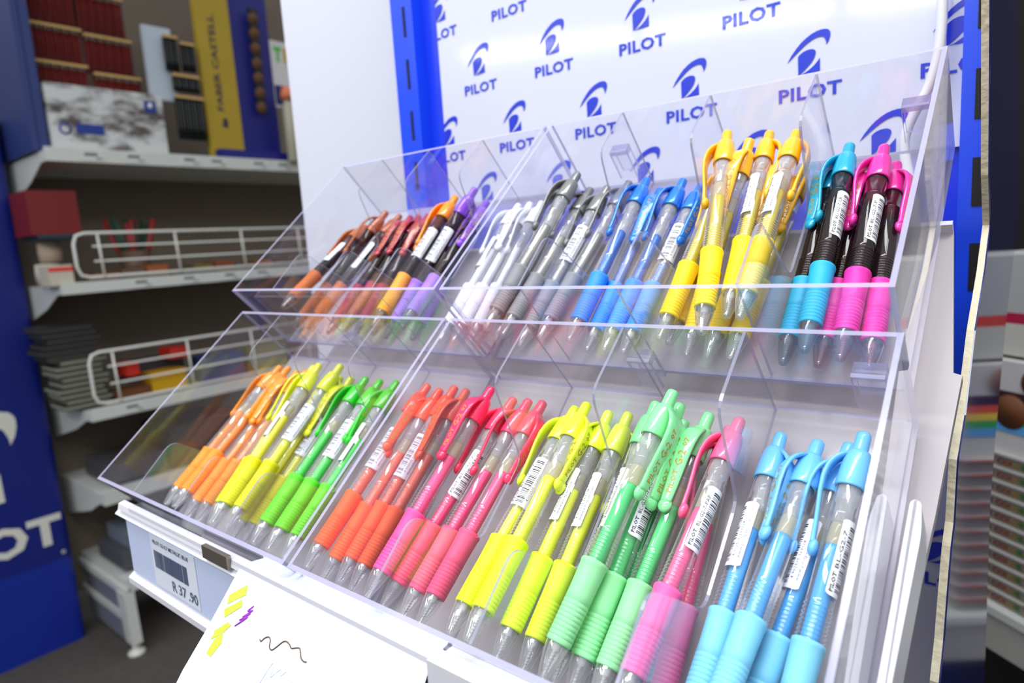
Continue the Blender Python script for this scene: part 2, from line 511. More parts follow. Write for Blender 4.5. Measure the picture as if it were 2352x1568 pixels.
def acrylic_box(row, x0, label, hooks):
    r = empty('acrylic_pen_box', BF(row, x0 + 0.1, 0, 0)); c = r.location.copy()
    G = lambda x, u, v: tuple(Vector(BF(row, x, u, v)) - c)
    ms = [m_acr, m_edge, m_edge2]
    side = [(0, -0.002), (0, HF), (LU, HB), (LU, -0.002)]
    xs = [x0 + 0.05 * k for k in range(5)]
    for a, b in ((xs[0], xs[0] + T_), (xs[4] - T_, xs[4])):
        mb = MB(); mb.extrude(side, a, b, lambda t, p, q: G(t, p, q), 0, 1); part('side_panel', mb, ms, r)
    for k in (1, 2, 3):
        mb = MB(); mb.extrude(DIV, xs[k] - 0.0006, xs[k] + 0.0006, lambda t, p, q: G(t, p, q), 0, 1); part('divider', mb, [m_acr, m_rim2], r)
    xa, xb = xs[0] + T_, xs[4] - T_
    mb = MB(); mb.box((xa, 0, 0), (xb, T_, HF), fn=G, mis=[2, 1, 0, 1, 0, 1]); part('front_panel', mb, ms, r)
    mb = MB(); mb.box((xa, LU - T_, 0), (xb, LU, HB), fn=G, mis=[1, 1, 0, 1, 0, 1]); part('back_panel', mb, ms, r)
    mb = MB(); mb.box((xa, 0, -T_), (xb, LU, 0), fn=G, mis=[3, 0, 2, 1, 1, 1]); part('floor_panel', mb, [m_floor_acr, m_edge, m_edge2, m_acr], r)
    for hx in hooks:
        mb = MB()
        mb.box((hx, LU, 0.004), (hx + 0.011, LU + 0.0018, 0.024), fn=G, mis=[0, 1, 0, 1, 0, 1])
        mb.box((hx, LU + 0.0018, 0.020), (hx + 0.011, LU + 0.007, 0.024), fn=G, mis=[0, 0, 1, 1, 1, 1])
        mb.box((hx, LU + 0.0054, 0.006), (hx + 0.011, LU + 0.007, 0.020), fn=G, mis=[1, 1, 0, 1, 0, 1])
        part('hook_tab', mb, ms, r)
    return tag(r, label, 'pen box', 'clear four compartment pen boxes')


GAP = 0.0033
acrylic_box(0, 0.0, 'clear box of orange, yellow, bright green and coral pens, lower left', [0.085])
acrylic_box(0, 0.2 + GAP, 'clear box of hot pink, lime, mint and sky blue pens, lower right', [0.293, 0.384])
acrylic_box(1, 0.0, 'clear box of brown, dark red, purple and white pens, upper left', [])
acrylic_box(1, 0.2 + GAP, 'clear box of grey, blue, golden and magenta pens, upper right', [0.232, 0.384])

# ------------------------------------------------------------------ price rail, paper, clip
rail = empty('price_rail', F(0.2, 0.0, -0.06)); rc = rail.location.copy()
RG = lambda x, y, z: tuple(Vector((x, y, z + Z0)) - rc)     # metres
mb = MB()
sec = [(0.006, -0.016), (0.0, -0.010), (-0.004, -0.011), (-0.005, -0.015), (-0.001, -0.018), (-0.001, -0.062), (-0.005, -0.065), (-0.005, -0.069), (0.0, -0.070), (0.006, -0.066)]
mb.extrude(sec, 0.042, 0.70, lambda t, p, q: RG(t, p, q)); part('rail_profile', mb, m_strip, rail)
mb = MB(); mb.box((0.060, -0.0045, -0.013), (0.356, 0.0045, -0.0095), fn=RG)
part('clear_cover', mb, m_acr, rail)
mb = MB(); mb.box((0.356, -0.004, -0.012), (0.60, 0.0040, -0.0080), fn=RG); part('top_flange', mb, m_strip, rail)
mb = MB(); mb.box((0.046, -0.0024, -0.0605), (0.345, -0.0016, -0.0195), fn=RG); part('paper_insert', mb, mat('insert_paper', (196, 208, 236), 0.5, vary=0.06, vscale=25), rail)
mt = MB()
fnt = lambda a, b: RG(0.0 + a, -0.0030, b)
m_ink = mat('grey_ink', (84, 96, 124), 0.6)
m_tick = mat('ticket_white', (222, 226, 238), 0.5)
m_rainbow = mat('ticket_foil', (228, 226, 210), 0.25, vary=0.08, vscale=60)
put_text(mt, fit_text('PILOT G2 0.7 METALLIC BLUE', 0.050, 0.0028, bold=0.02), lambda a, b: RG(0.088 + a, -0.0030, -0.0290 + b))
random.seed(5)
x = 0.088
while x < 0.134:
    w = random.choice([0.0004, 0.0006, 0.0009, 0.0013]); mt.box((x, -0.0031, -0.0455), (x + w, -0.0029, -0.0335), fn=RG); x += w + random.choice([0.0005, 0.0008, 0.0011])
put_text(mt, fit_text('R 37 .90', 0.034, 0.0072, bold=0.02), lambda a, b: RG(0.110 + a, -0.0030, -0.0560 + b))
tk = MB(); tk.box((0.084, -0.0028, -0.0585), (0.146, -0.0025, -0.0235), fn=RG); tkt = part('price_ticket', tk, m_tick, rail)
part('ticket_print', mt, m_ink, tkt)
# window frames further right
mb = MB()
mb.box((0.356, -0.010, -0.066), (0.366, -0.002, -0.006), fn=RG); mb.box((0.366, -0.010, -0.016), (0.66, -0.002, -0.006), fn=RG)
mb.box((0.366, -0.010, -0.066), (0.66, -0.002, -0.056), fn=RG); part('window_frame', mb, m_strip, rail)
mb = MB(); mb.box((0.366, -0.0035, -0.056), (0.66, -0.0025, -0.016), fn=RG); part('grey_insert', mb, mat('grey_insert', (112, 118, 136), 0.5), rail)
mb = MB(); mb.box((0.3555, -0.0095, -0.066), (0.3562, -0.003, -0.008), fn=RG); part('frame_gap', mb, m_hole, rail)
tag(rail, 'white price rail with blue-white ticket reading R 37 .90 under the pens', 'price rail')

mb = MB()
mb.box((0.168, -0.0068, -0.016), (0.196, -0.0040, -0.0085), fn=lambda a, b, q: (a, b, q + Z0))
tag(part('metal_spring_clip', mb, mat('clip_steel', (150, 140, 130), 0.3, metal=0.8)), 'small grey steel clip holding the paper to the price rail', 'clip')

m_paper = mat('test_paper', (216, 223, 234), 0.6)
PAPER = [(0.0, 0.006, 1.2405, 0.214, 0.352), (0.012, -0.004, 1.2385, 0.206, 0.352), (0.03, -0.0125, 1.224, 0.2015, 0.3515), (0.05, -0.0215, 1.2075, 0.1955, 0.351), (0.075, -0.034, 1.188, 0.189, 0.350),
         (0.105, -0.048, 1.163, 0.182, 0.349), (0.14, -0.060, 1.132, 0.176, 0.348), (0.18, -0.068, 1.093, 0.172, 0.347)]


def paper_at(x, s, lift=0.0):
    """point on the hanging sheet at width x (m), s metres below its top edge"""
    for a, b in zip(PAPER, PAPER[1:]):
        if s <= b[0] or b is PAPER[-1]:
            t = (s - a[0]) / (b[0] - a[0]); break
    y = a[1] + (b[1] - a[1]) * t; z = a[2] + (b[2] - a[2]) * t
    return (x, y - lift * 0.8, z - lift * 0.6)


mb = MB(); N = 24; M = 12
for i in range(N + 1):
    s = 0.18 * i / N
    for a, b in zip(PAPER, PAPER[1:]):
        if s <= b[0] or b is PAPER[-1]: t = (s - a[0]) / (b[0] - a[0]); break
    xa = a[3] + (b[3] - a[3]) * t; xb = a[4] + (b[4] - a[4]) * t
    for j in range(M + 1): mb.v.append(paper_at(xa + (xb - xa) * j / M, s))
o = len(mb.v)
mb.v += [(x, y + 0.0004, z + 0.0003) for x, y, z in mb.v]
for i in range(N):
    for j in range(M):
        k = i * (M + 1) + j
        mb.f.append([k, k + M + 1, k + M + 2, k + 1]); mb.m.append(0); mb.smooth.append(True)
        mb.f.append([o + k, o + k + 1, o + k + M + 2, o + k + M + 1]); mb.m.append(0); mb.smooth.append(True)
paper = part('test_paper', mb, m_paper)
tag(paper, 'sheet of white paper with marker and pen scribbles hanging under the pens', 'paper')
def on_paper(pts, mi, mb, lift=0.0004):
    mb.add([paper_at(x, s, lift) for x, s in pts], [list(range(len(pts)))], mi)


m_hl = mat('highlighter_green', (205, 250, 70), 0.6)
for k, q in enumerate([[(0.2055, 0.0281), (0.218, 0.0189), (0.2196, 0.0239), (0.2065, 0.0328)], [(0.2056, 0.0358), (0.218, 0.0271), (0.2196, 0.0302), (0.2078, 0.0396)],
                       [(0.203, 0.0483), (0.2121, 0.0409), (0.2159, 0.041), (0.2114, 0.0464), (0.2022, 0.0533), (0.2037, 0.0494)],
                       [(0.204, 0.0578), (0.2062, 0.0504), (0.2113, 0.0469), (0.2129, 0.0512), (0.2081, 0.0606), (0.2039, 0.0601)]]):
    mb = MB(); on_paper(q, 0, mb, 0.0005); part('highlighter_stroke', mb, m_hl, paper, 'yellow-green highlighter stroke')
sq = [(0.2426, 0.0399), (0.244, 0.0403), (0.2458, 0.0382), (0.2486, 0.0366), (0.2507, 0.0376), (0.2516, 0.0406), (0.2541, 0.0411), (0.257, 0.0385), (0.2602, 0.0352), (0.2627, 0.0341),
      (0.2655, 0.0346), (0.2677, 0.0356), (0.2703, 0.0346), (0.2732, 0.0337), (0.2749, 0.0353), (0.2764, 0.0372), (0.2787, 0.0379), (0.2808, 0.0375)]
pu = [(0.2291, 0.0272), (0.2258, 0.0309), (0.2296, 0.0293), (0.2233, 0.0347), (0.2285, 0.0313), (0.2214, 0.037), (0.2273, 0.0334), (0.2216, 0.0387), (0.2258, 0.0348), (0.2192, 0.0406)]
ft = [(0.2534, 0.0576), (0.2553, 0.0517), (0.2578, 0.0462), (0.2592, 0.0487), (0.2593, 0.0523), (0.2623, 0.0492), (0.2651, 0.0466), (0.266, 0.0494), (0.2691, 0.0463), (0.2709, 0.0484), (0.2752, 0.0487)]


def smooth2(p, n=5):
    out = []
    for i in range(len(p) - 1):
        a, b, c, d = p[max(0, i - 1)], p[i], p[i + 1], p[min(len(p) - 1, i + 2)]
        for k in range(n):
            t = k / n
            out.append(tuple(0.5 * (2 * b[j] + (c[j] - a[j]) * t + (2 * a[j] - 5 * b[j] + 4 * c[j] - d[j]) * t * t + (3 * b[j] - a[j] - 3 * c[j] + d[j]) * t ** 3) for j in (0, 1)))
    return out + [p[-1]]


for nm, pts, rr, col, lb in (('pen_squiggle', sq, 0.00032, (112, 84, 60), 'brown pen squiggle'), ('purple_scribble', pu, 0.0004, (165, 60, 200), 'purple scribble'), ('faint_scribble', ft, 0.00012, (196, 206, 224), 'faint grey scribble')):
    mb = MB(); mb.tube([paper_at(x, s, 0.0003) for x, s in smooth2(pts)], rr, 5); part(nm, mb, mat('ink_' + nm, col, 0.6), paper, lb)

# white cable hanging in front of the logo board
mb = MB()
cp = [(0.392, 0.262), (0.3885, 0.236), (0.388, 0.218), (0.387, 0.205), (0.383, 0.189), (0.376, 0.175), (0.3725, 0.162), (0.375, 0.145), (0.378, 0.129), (0.380, 0.10), (0.381, 0.05)]
cp = [(0.394, 0.30), (0.393, 0.28)] + cp
mb.tube([F(x, 0.2905, z) for x, z in smooth2(cp, 4)], 0.0032, 10)
tag(part('power_cable', mb, mat('cable_white', (232, 234, 240), 0.35)), 'thick white cable hanging down the logo board behind the upper right box', 'cable')

# ------------------------------------------------------------------ pens (lengths in metres, tip at the origin, button end at +Z)
MM = 0.001
barrel_clear = clear('barrel_clear', tint=(0.99, 0.99, 0.993), ior=1.55, haze=0.02, haze_col=(0.97, 0.98, 1.0), rough=0.03, film=2.0, rim=0.38, glow=0.45)
tip_clear = clear('tip_clear', tint=(0.965, 0.97, 0.975), ior=1.6, haze=0.09, rough=0.03, film=2.6, rim=0.5, glow=0.5)
barrel_dark = clear('barrel_smoke', tint=(0.34, 0.24, 0.24), ior=1.5, haze=0.14, haze_col=(0.075, 0.045, 0.042), rough=0.05, film=1.1)
m_spring = mat('spring_steel', (225, 222, 212), 0.25, metal=0.9)
m_tipin = mat('refill_white', (235, 235, 230), 0.35)
m_frost = clear('plug_frosted', tint=(0.95, 0.95, 0.95), ior=1.5, haze=0.42, haze_col=(0.97, 0.975, 0.98), rough=0.08, film=1.5, glow=0.5, rim=0.3)
m_gel = clear('gel_plug', tint=(0.98, 0.95, 0.85), ior=1.5, haze=0.5, haze_col=(0.98, 0.93, 0.72), rough=0.05, film=1.5, glow=0.5)
m_stick = mat('sticker_white', (240, 241, 246), 0.45)
m_black = mat('print_black', (22, 22, 26), 0.5)
m_gold = mat('print_gold', (176, 146, 44), 0.4)


def m_(prof):
    return [(r * MM, z * MM) for r, z in prof]


def mesh_of(fn, name, nm=1):
    mb = MB(); fn(mb); me = mb.mesh(name, [m_black] * nm)
    return me


def g_tip(mb):
    mb.lathe(m_([(0.9, 0.6), (1.25, 0.0), (1.8, 0.0), (2.1, 0.5), (2.5, 2.2), (3.25, 5.0), (4.0, 8.5), (4.6, 11.5), (4.9, 14.2), (4.95, 16.5)]), 20)
    mb.lathe(m_([(0.9, 0.6), (1.0, 3), (1.9, 6), (2.8, 10), (3.4, 15)]), 14)


def g_spring(mb):
    pts = []
    for k in range(8 * 10 + 1):
        a = 2 * math.pi * k / 10; z = 3.2 + 11.5 * k / 80; r = 0.95 + 0.45 * k / 80
        pts.append((r * math.cos(a) * MM, r * math.sin(a) * MM, z * MM))
    mb.tube(pts, 0.17 * MM, 4)


def g_nib(mb):
    mb.lathe(m_([(0.3, 1.2), (0.55, 3), (0.8, 6.5), (0.85, 12), (2.0, 12.6), (2.0, 14.8), (1.6, 16)]), 10, cap0=True, cap1=True)


def g_grip(mb):
    pr = [(4.6, 15.0), (5.25, 15.1), (5.45, 15.6)]
    z = 17.2
    while z < 34.5:
        r = 5.45 + 0.15 * math.sin((z - 15) / 40 * math.pi)
        pr += [(r, z), (r - 0.16, z + 0.12), (r - 0.16, z + 0.30), (r, z + 0.42)]; z += 1.95
    pr += [(5.55, 36.5), (5.65, 41), (5.8, 46), (5.95, 49.6), (6.15, 50.1), (6.2, 50.9), (6.05, 51.6), (5.5, 52.0), (4.9, 52.0)]
    mb.lathe(m_(pr), 24)


def g_barrel(mb):
    pr = [(4.9, 51.9)]
    z = 52.6
    while z < 65:
        pr += [(4.75, z), (5.35, z + 0.35), (5.35, z + 0.85), (4.75, z + 1.2)]; z += 1.7
    pr += [(5.05, 66.4), (5.1, 68), (5.1, 102.6), (5.28, 102.8), (5.28, 103.5), (5.1, 103.7), (5.05, 117)]
    mb.lathe(m_(pr), 22)


def g_ink(mb):
    mb.lathe(m_([(1.6, 16), (3.0, 19), (3.45, 20), (3.45, 88.5), (3.2, 90.2)]), 16, cap1=True)


def g_gel(mb):
    mb.lathe(m_([(3.3, 90.2), (3.4, 90.4), (3.4, 98.5), (3.1, 99.5)]), 14, cap0=True, cap1=True)


def g_plug(mb):
    mb.lathe(m_([(2.9, 99.6), (3.5, 100.2), (3.5, 108), (4.3, 109), (4.3, 116)]), 14, cap0=True, cap1=True)


def g_collar(mb):
    mb.lathe(m_([(5.2, 115.5), (5.75, 115.5), (5.95, 116.2), (5.95, 119), (5.8, 123), (5.5, 127), (5.1, 130), (4.75, 131.8), (4.3, 132.5), (3.5, 132.6), (3.4, 131.8)]), 24)


def g_button(mb):
    mb.lathe(m_([(3.2, 130), (3.15, 134), (3.05, 139.5), (2.9, 141.2), (2.4, 141.9), (1.2, 142.1), (0.2, 142.15)]), 18, cap1=True)


CLIP = [(131, 3.6, 6.8, 3.0), (129, 6.2, 8.2, 3.0), (126.5, 8.3, 8.8, 2.7), (123, 9.8, 8.7, 2.4), (118, 10.6, 8.2, 2.2), (111, 10.3, 7.5, 2.1), (103, 9.3, 6.7, 2.0), (96, 8.5, 6.0, 2.0), (91, 8.2, 5.4, 2.2), (88.5, 7.9, 5.2, 2.6)]


def clip_at(z):
    for a, b in zip(CLIP, CLIP[1:]):
        if z >= b[0]: 
            t = (a[0] - z) / (a[0] - b[0]); t = max(0, t); return [a[i] + (b[i] - a[i]) * t for i in range(4)]
    return list(CLIP[-1])


def g_clip(mb):
    seg = 10; vs = []; n = 26
    for i in range(n):
        z = 131 - (131 - 88.2) * i / (n - 1); _, r, w, th = clip_at(z)
        for k in range(seg):
            a = 2 * math.pi * k / seg
            ca, sa = math.cos(a), math.sin(a)
            ca = math.copysign(abs(ca) ** 0.7, ca); sa = math.copysign(abs(sa) ** 0.7, sa)
            vs.append(((r + th / 2 * ca) * MM, w / 2 * sa * MM, z * MM))
    fs = [(i * seg + k, i * seg + (k + 1) % seg, (i + 1) * seg + (k + 1) % seg, (i + 1) * seg + k) for i in range(n - 1) for k in range(seg)]
    fs = [f[::-1] for f in fs] + [tuple(range(seg)), tuple((n - 1) * seg + k for k in range(seg))[::-1]]
    mb.add(vs, fs, 0, True)
    mb.ball((7.3 * MM, 0, 87 * MM), (2.1 * MM, 3.25 * MM, 3.7 * MM), 0, 14, 9)


def g_lettering(mb):
    def fn(a, b):      # a along the axis (mm), b across
        z = a; _, r, w, th = clip_at(z)
        y = -b          # letters stand with their tops to the left of the clip
        return ((r + th / 2 * (1 - 0.10 * (2 * y / w) ** 2) + 0.06) * MM, y * MM, z * MM)
    for txt, z0, w, h in (('PILOT', 92.5, 11.5, 2.5), ('G-2', 105.6, 8.2, 3.7), ('07', 115.8, 5.0, 2.7)):
        t = fit_text(txt, w, h, bold=0.02, res=1)
        put_text(mb, t, lambda a, b, z0=z0, h=h: fn(z0 + a, b - h / 2))


def sticker(code):
    me = MB()
    R0 = 5.32
    def fn(a, b, lift=0.0):     # a along axis mm from 0..30, b across (mm of arc, 0 centre)
        an = b / R0; r = R0 + lift
        return (r * math.cos(an) * MM, -r * math.sin(an) * MM, (70 + a) * MM)
    poly = rounded([(0, -6.5), (31, -6.5), (31, 6.5), (0, 6.5)], [1.5] * 4, 3)
    n = 14; vs = []; fs = []
    for i in range(n + 1):
        b = -6.5 + 13 * i / n; e = 0.9 if i in (0, n) else 0.25 if i in (1, n - 1) else 0
        vs += [fn(e, b), fn(31 - e, b)]
    fs = [(2 * i, 2 * i + 1, 2 * i + 3, 2 * i + 2) for i in range(n)]
    me.add(vs, fs, 0, True)
    put = lambda t, a0, b0: put_text(me, t, lambda a, b: fn(a0 + a, b0 + b, 0.05), 1)
    if code:
        put(fit_text('PILOT', 7.6, 1.7, bold=0.03, res=1), 1.5, 3.9)
        put(fit_text(code, 15.5, 1.6, bold=0.005, res=1), 10.8, 3.9)
    rnd = random.Random(7); a = 2.0
    while a < 28:
        w = rnd.choice([0.25, 0.4, 0.65]); vs = [fn(a, b, 0.05) for b in (-1.2, 0.3, 1.8, 3.2)] + [fn(a + w, b, 0.05) for b in (-1.2, 0.3, 1.8, 3.2)]
        me.add(vs, [(0, 1, 5, 4), (1, 2, 6, 5), (2, 3, 7, 6)], 1); a += w + rnd.choice([0.3, 0.45, 0.7])
    put(fit_text('4 902505 163128', 17, 1.3, res=1), 4, -3.2)
    put(fit_text('www.pilotpen.com', 19, 1.7, res=1), 3.5, -5.7)
    return me


ME = {k: mesh_of(f, 'pen_' + k) for k, f in dict(tip=g_tip, spring=g_spring, nib=g_nib, grip=g_grip, barrel=g_barrel, ink=g_ink, gel=g_gel, plug=g_plug,
                                                   collar=g_collar, button=g_button, clip=g_clip, lettering=g_lettering).items()}
STICK = {}


def stick_mesh(code):
    if code not in STICK: STICK[code] = sticker(code).mesh('pen_sticker', [m_stick, m_black])
    return STICK[code]


# colour: (everyday name, cap, grip, ink, dark barrel?)
CO = {
 'orange': ('orange', (255, 150, 10), (255, 150, 45), (255, 140, 30), 0), 'yellow': ('yellow', (222, 226, 10), (228, 222, 20), (245, 240, 10), 0),
 'green': ('bright green', (35, 200, 30), (96, 215, 45), (40, 215, 60), 0), 'coral': ('coral red', (255, 88, 40), (255, 106, 36), (255, 104, 56), 0),
 'pink': ('hot pink', (250, 45, 100), (252, 92, 165), (255, 80, 150), 0), 'pink_reflected': ('hot pink', (253, 62, 105), (252, 85, 130), (255, 70, 130), 0),  # second set is hot pink with a coral reflection mixed into its colours
 'lime': ('lime yellow', (230, 244, 50), (226, 246, 42), (236, 240, 38), 0), 'mint': ('mint green', (134, 230, 152), (146, 226, 160), (66, 208, 114), 0),
 'rose': ('rose pink', (250, 100, 150), (252, 100, 165), (252, 90, 145), 0), 'sky': ('sky blue', (112, 192, 246), (128, 204, 234), (72, 170, 240), 0),
 'brown': ('brown', (178, 88, 22), (190, 98, 35), (60, 40, 30), 1), 'wine': ('dark red', (165, 20, 48), (150, 30, 60), (60, 20, 30), 1),
 'amber': ('orange', (255, 145, 5), (255, 165, 45), (70, 35, 20), 1), 'purple': ('purple', (130, 62, 205), (160, 108, 222), (45, 25, 70), 1),
 'white': ('white', (246, 248, 253), (244, 245, 250), (238, 240, 246), 0), 'grey': ('grey', (128, 128, 126), (140, 142, 145), (160, 160, 152), 0),
 'blue': ('blue', (35, 125, 232), (50, 145, 242), (25, 105, 210), 0), 'gold': ('golden yellow', (255, 186, 8), (252, 218, 30), (206, 184, 18), 0),
 'teal': ('turquoise', (18, 165, 205), (38, 172, 212), (45, 32, 34), 1), 'magenta': ('magenta', (228, 45, 158), (232, 50, 165), (60, 22, 40), 1),
}
CM = {}
for k, (nm, cap, grip, ink, dk) in CO.items():
    metallic = k in ('blue', 'grey')
    CM[k] = (mat('cap_' + k, cap, 0.22, coat=0.5, metal=0.25 if k in ('blue', 'grey') else 0.0), mat('grip_' + k, grip, 0.5, spec=0.35),
             mat('ink_' + k, ink, 0.25, metal=0.25 if metallic else 0.0))

COMP_NAME = {}


def ob(name, me, mats, parent):
    o = bpy.data.objects.new(name, me); COL.objects.link(o); o.parent = parent
    if not isinstance(mats, (list, tuple)): mats = [mats]
    for i, m in enumerate(mats):
        o.material_slots[i].link = 'OBJECT'; o.material_slots[i].material = m
    return o


def make_pen(row, col, a, b, clip, st):
    cap, grip, ink = CM[col]; dark = CO[col][4]
    p0 = Vector(BF(row, *a)); p1 = Vector(BF(row, *b)); z = (p1 - p0).normalized()
    al = ROW[row][1]; nrm = Vector((0, -math.sin(al), math.cos(al)))
    n = (nrm - z * nrm.dot(z)).normalized()
    ca = math.radians(clip)
    xr = Vector((1, 0, 0)); xr = (xr - z * xr.dot(z) - n * xr.dot(n)).normalized()
    d = n * math.cos(ca) + xr * math.sin(ca)
    y = z.cross(d)
    base = p1 - z * 0.14215
    r = bpy.data.objects.new('gel_pen', None); COL.objects.link(r); r.empty_display_size = 0.01
    r.matrix_world = Matrix(((d.x, y.x, z.x, base.x), (d.y, y.y, z.y, base.y), (d.z, y.z, z.z, base.z), (0, 0, 0, 1)))
    ob('tip_cone', ME['tip'], tip_clear if not dark else clear('tip_tint_' + col, tint=tuple(0.55 + 0.3 * v for v in lin(CO[col][1])), ior=1.55, haze=0.05, rough=0.05, film=1.4), r)
    ob('spring', ME['spring'], m_spring, r)
    ob('refill_point', ME['nib'], m_tipin, r)
    ob('grip', ME['grip'], grip, r)
    ob('barrel', ME['barrel'], barrel_dark if dark else barrel_clear, r)
    ob('ink_tube', ME['ink'], ink, r)
    if not dark:
        ob('gel_plug', ME['gel'], m_gel if col not in ('white', 'grey', 'blue') else m_frost, r)
    ob('plug', ME['plug'], m_frost if not dark else cap, r)
    ob('collar', ME['collar'], cap, r); ob('button', ME['button'], cap, r)
    c = ob('clip', ME['clip'], cap, r)
    ob('clip_lettering', ME['lettering'], m_gold if col not in ('white',) else m_gold, c)
    if st:
        code = {'PAG': 'BL-G2-7-PAG', 'PAP': 'BL-G2-7-PAP', 'LB': 'BL-G2-7-LB', 'P': 'BL-G2-7-P'}.get(st, 'BL-G2-7')
        ang = {'PAG': 82, 'PAP': 82, 'LB': 80, 'P': 80, 'w': -48, 'w2': 92, 'b': 20, 'c': 70, 'f': 25, 'p': -20}[st]
        s = ob('barcode_sticker', stick_mesh(code), [m_stick, m_black], r)
        s.rotation_euler = (0, 0, math.radians(ang - clip))
    return r

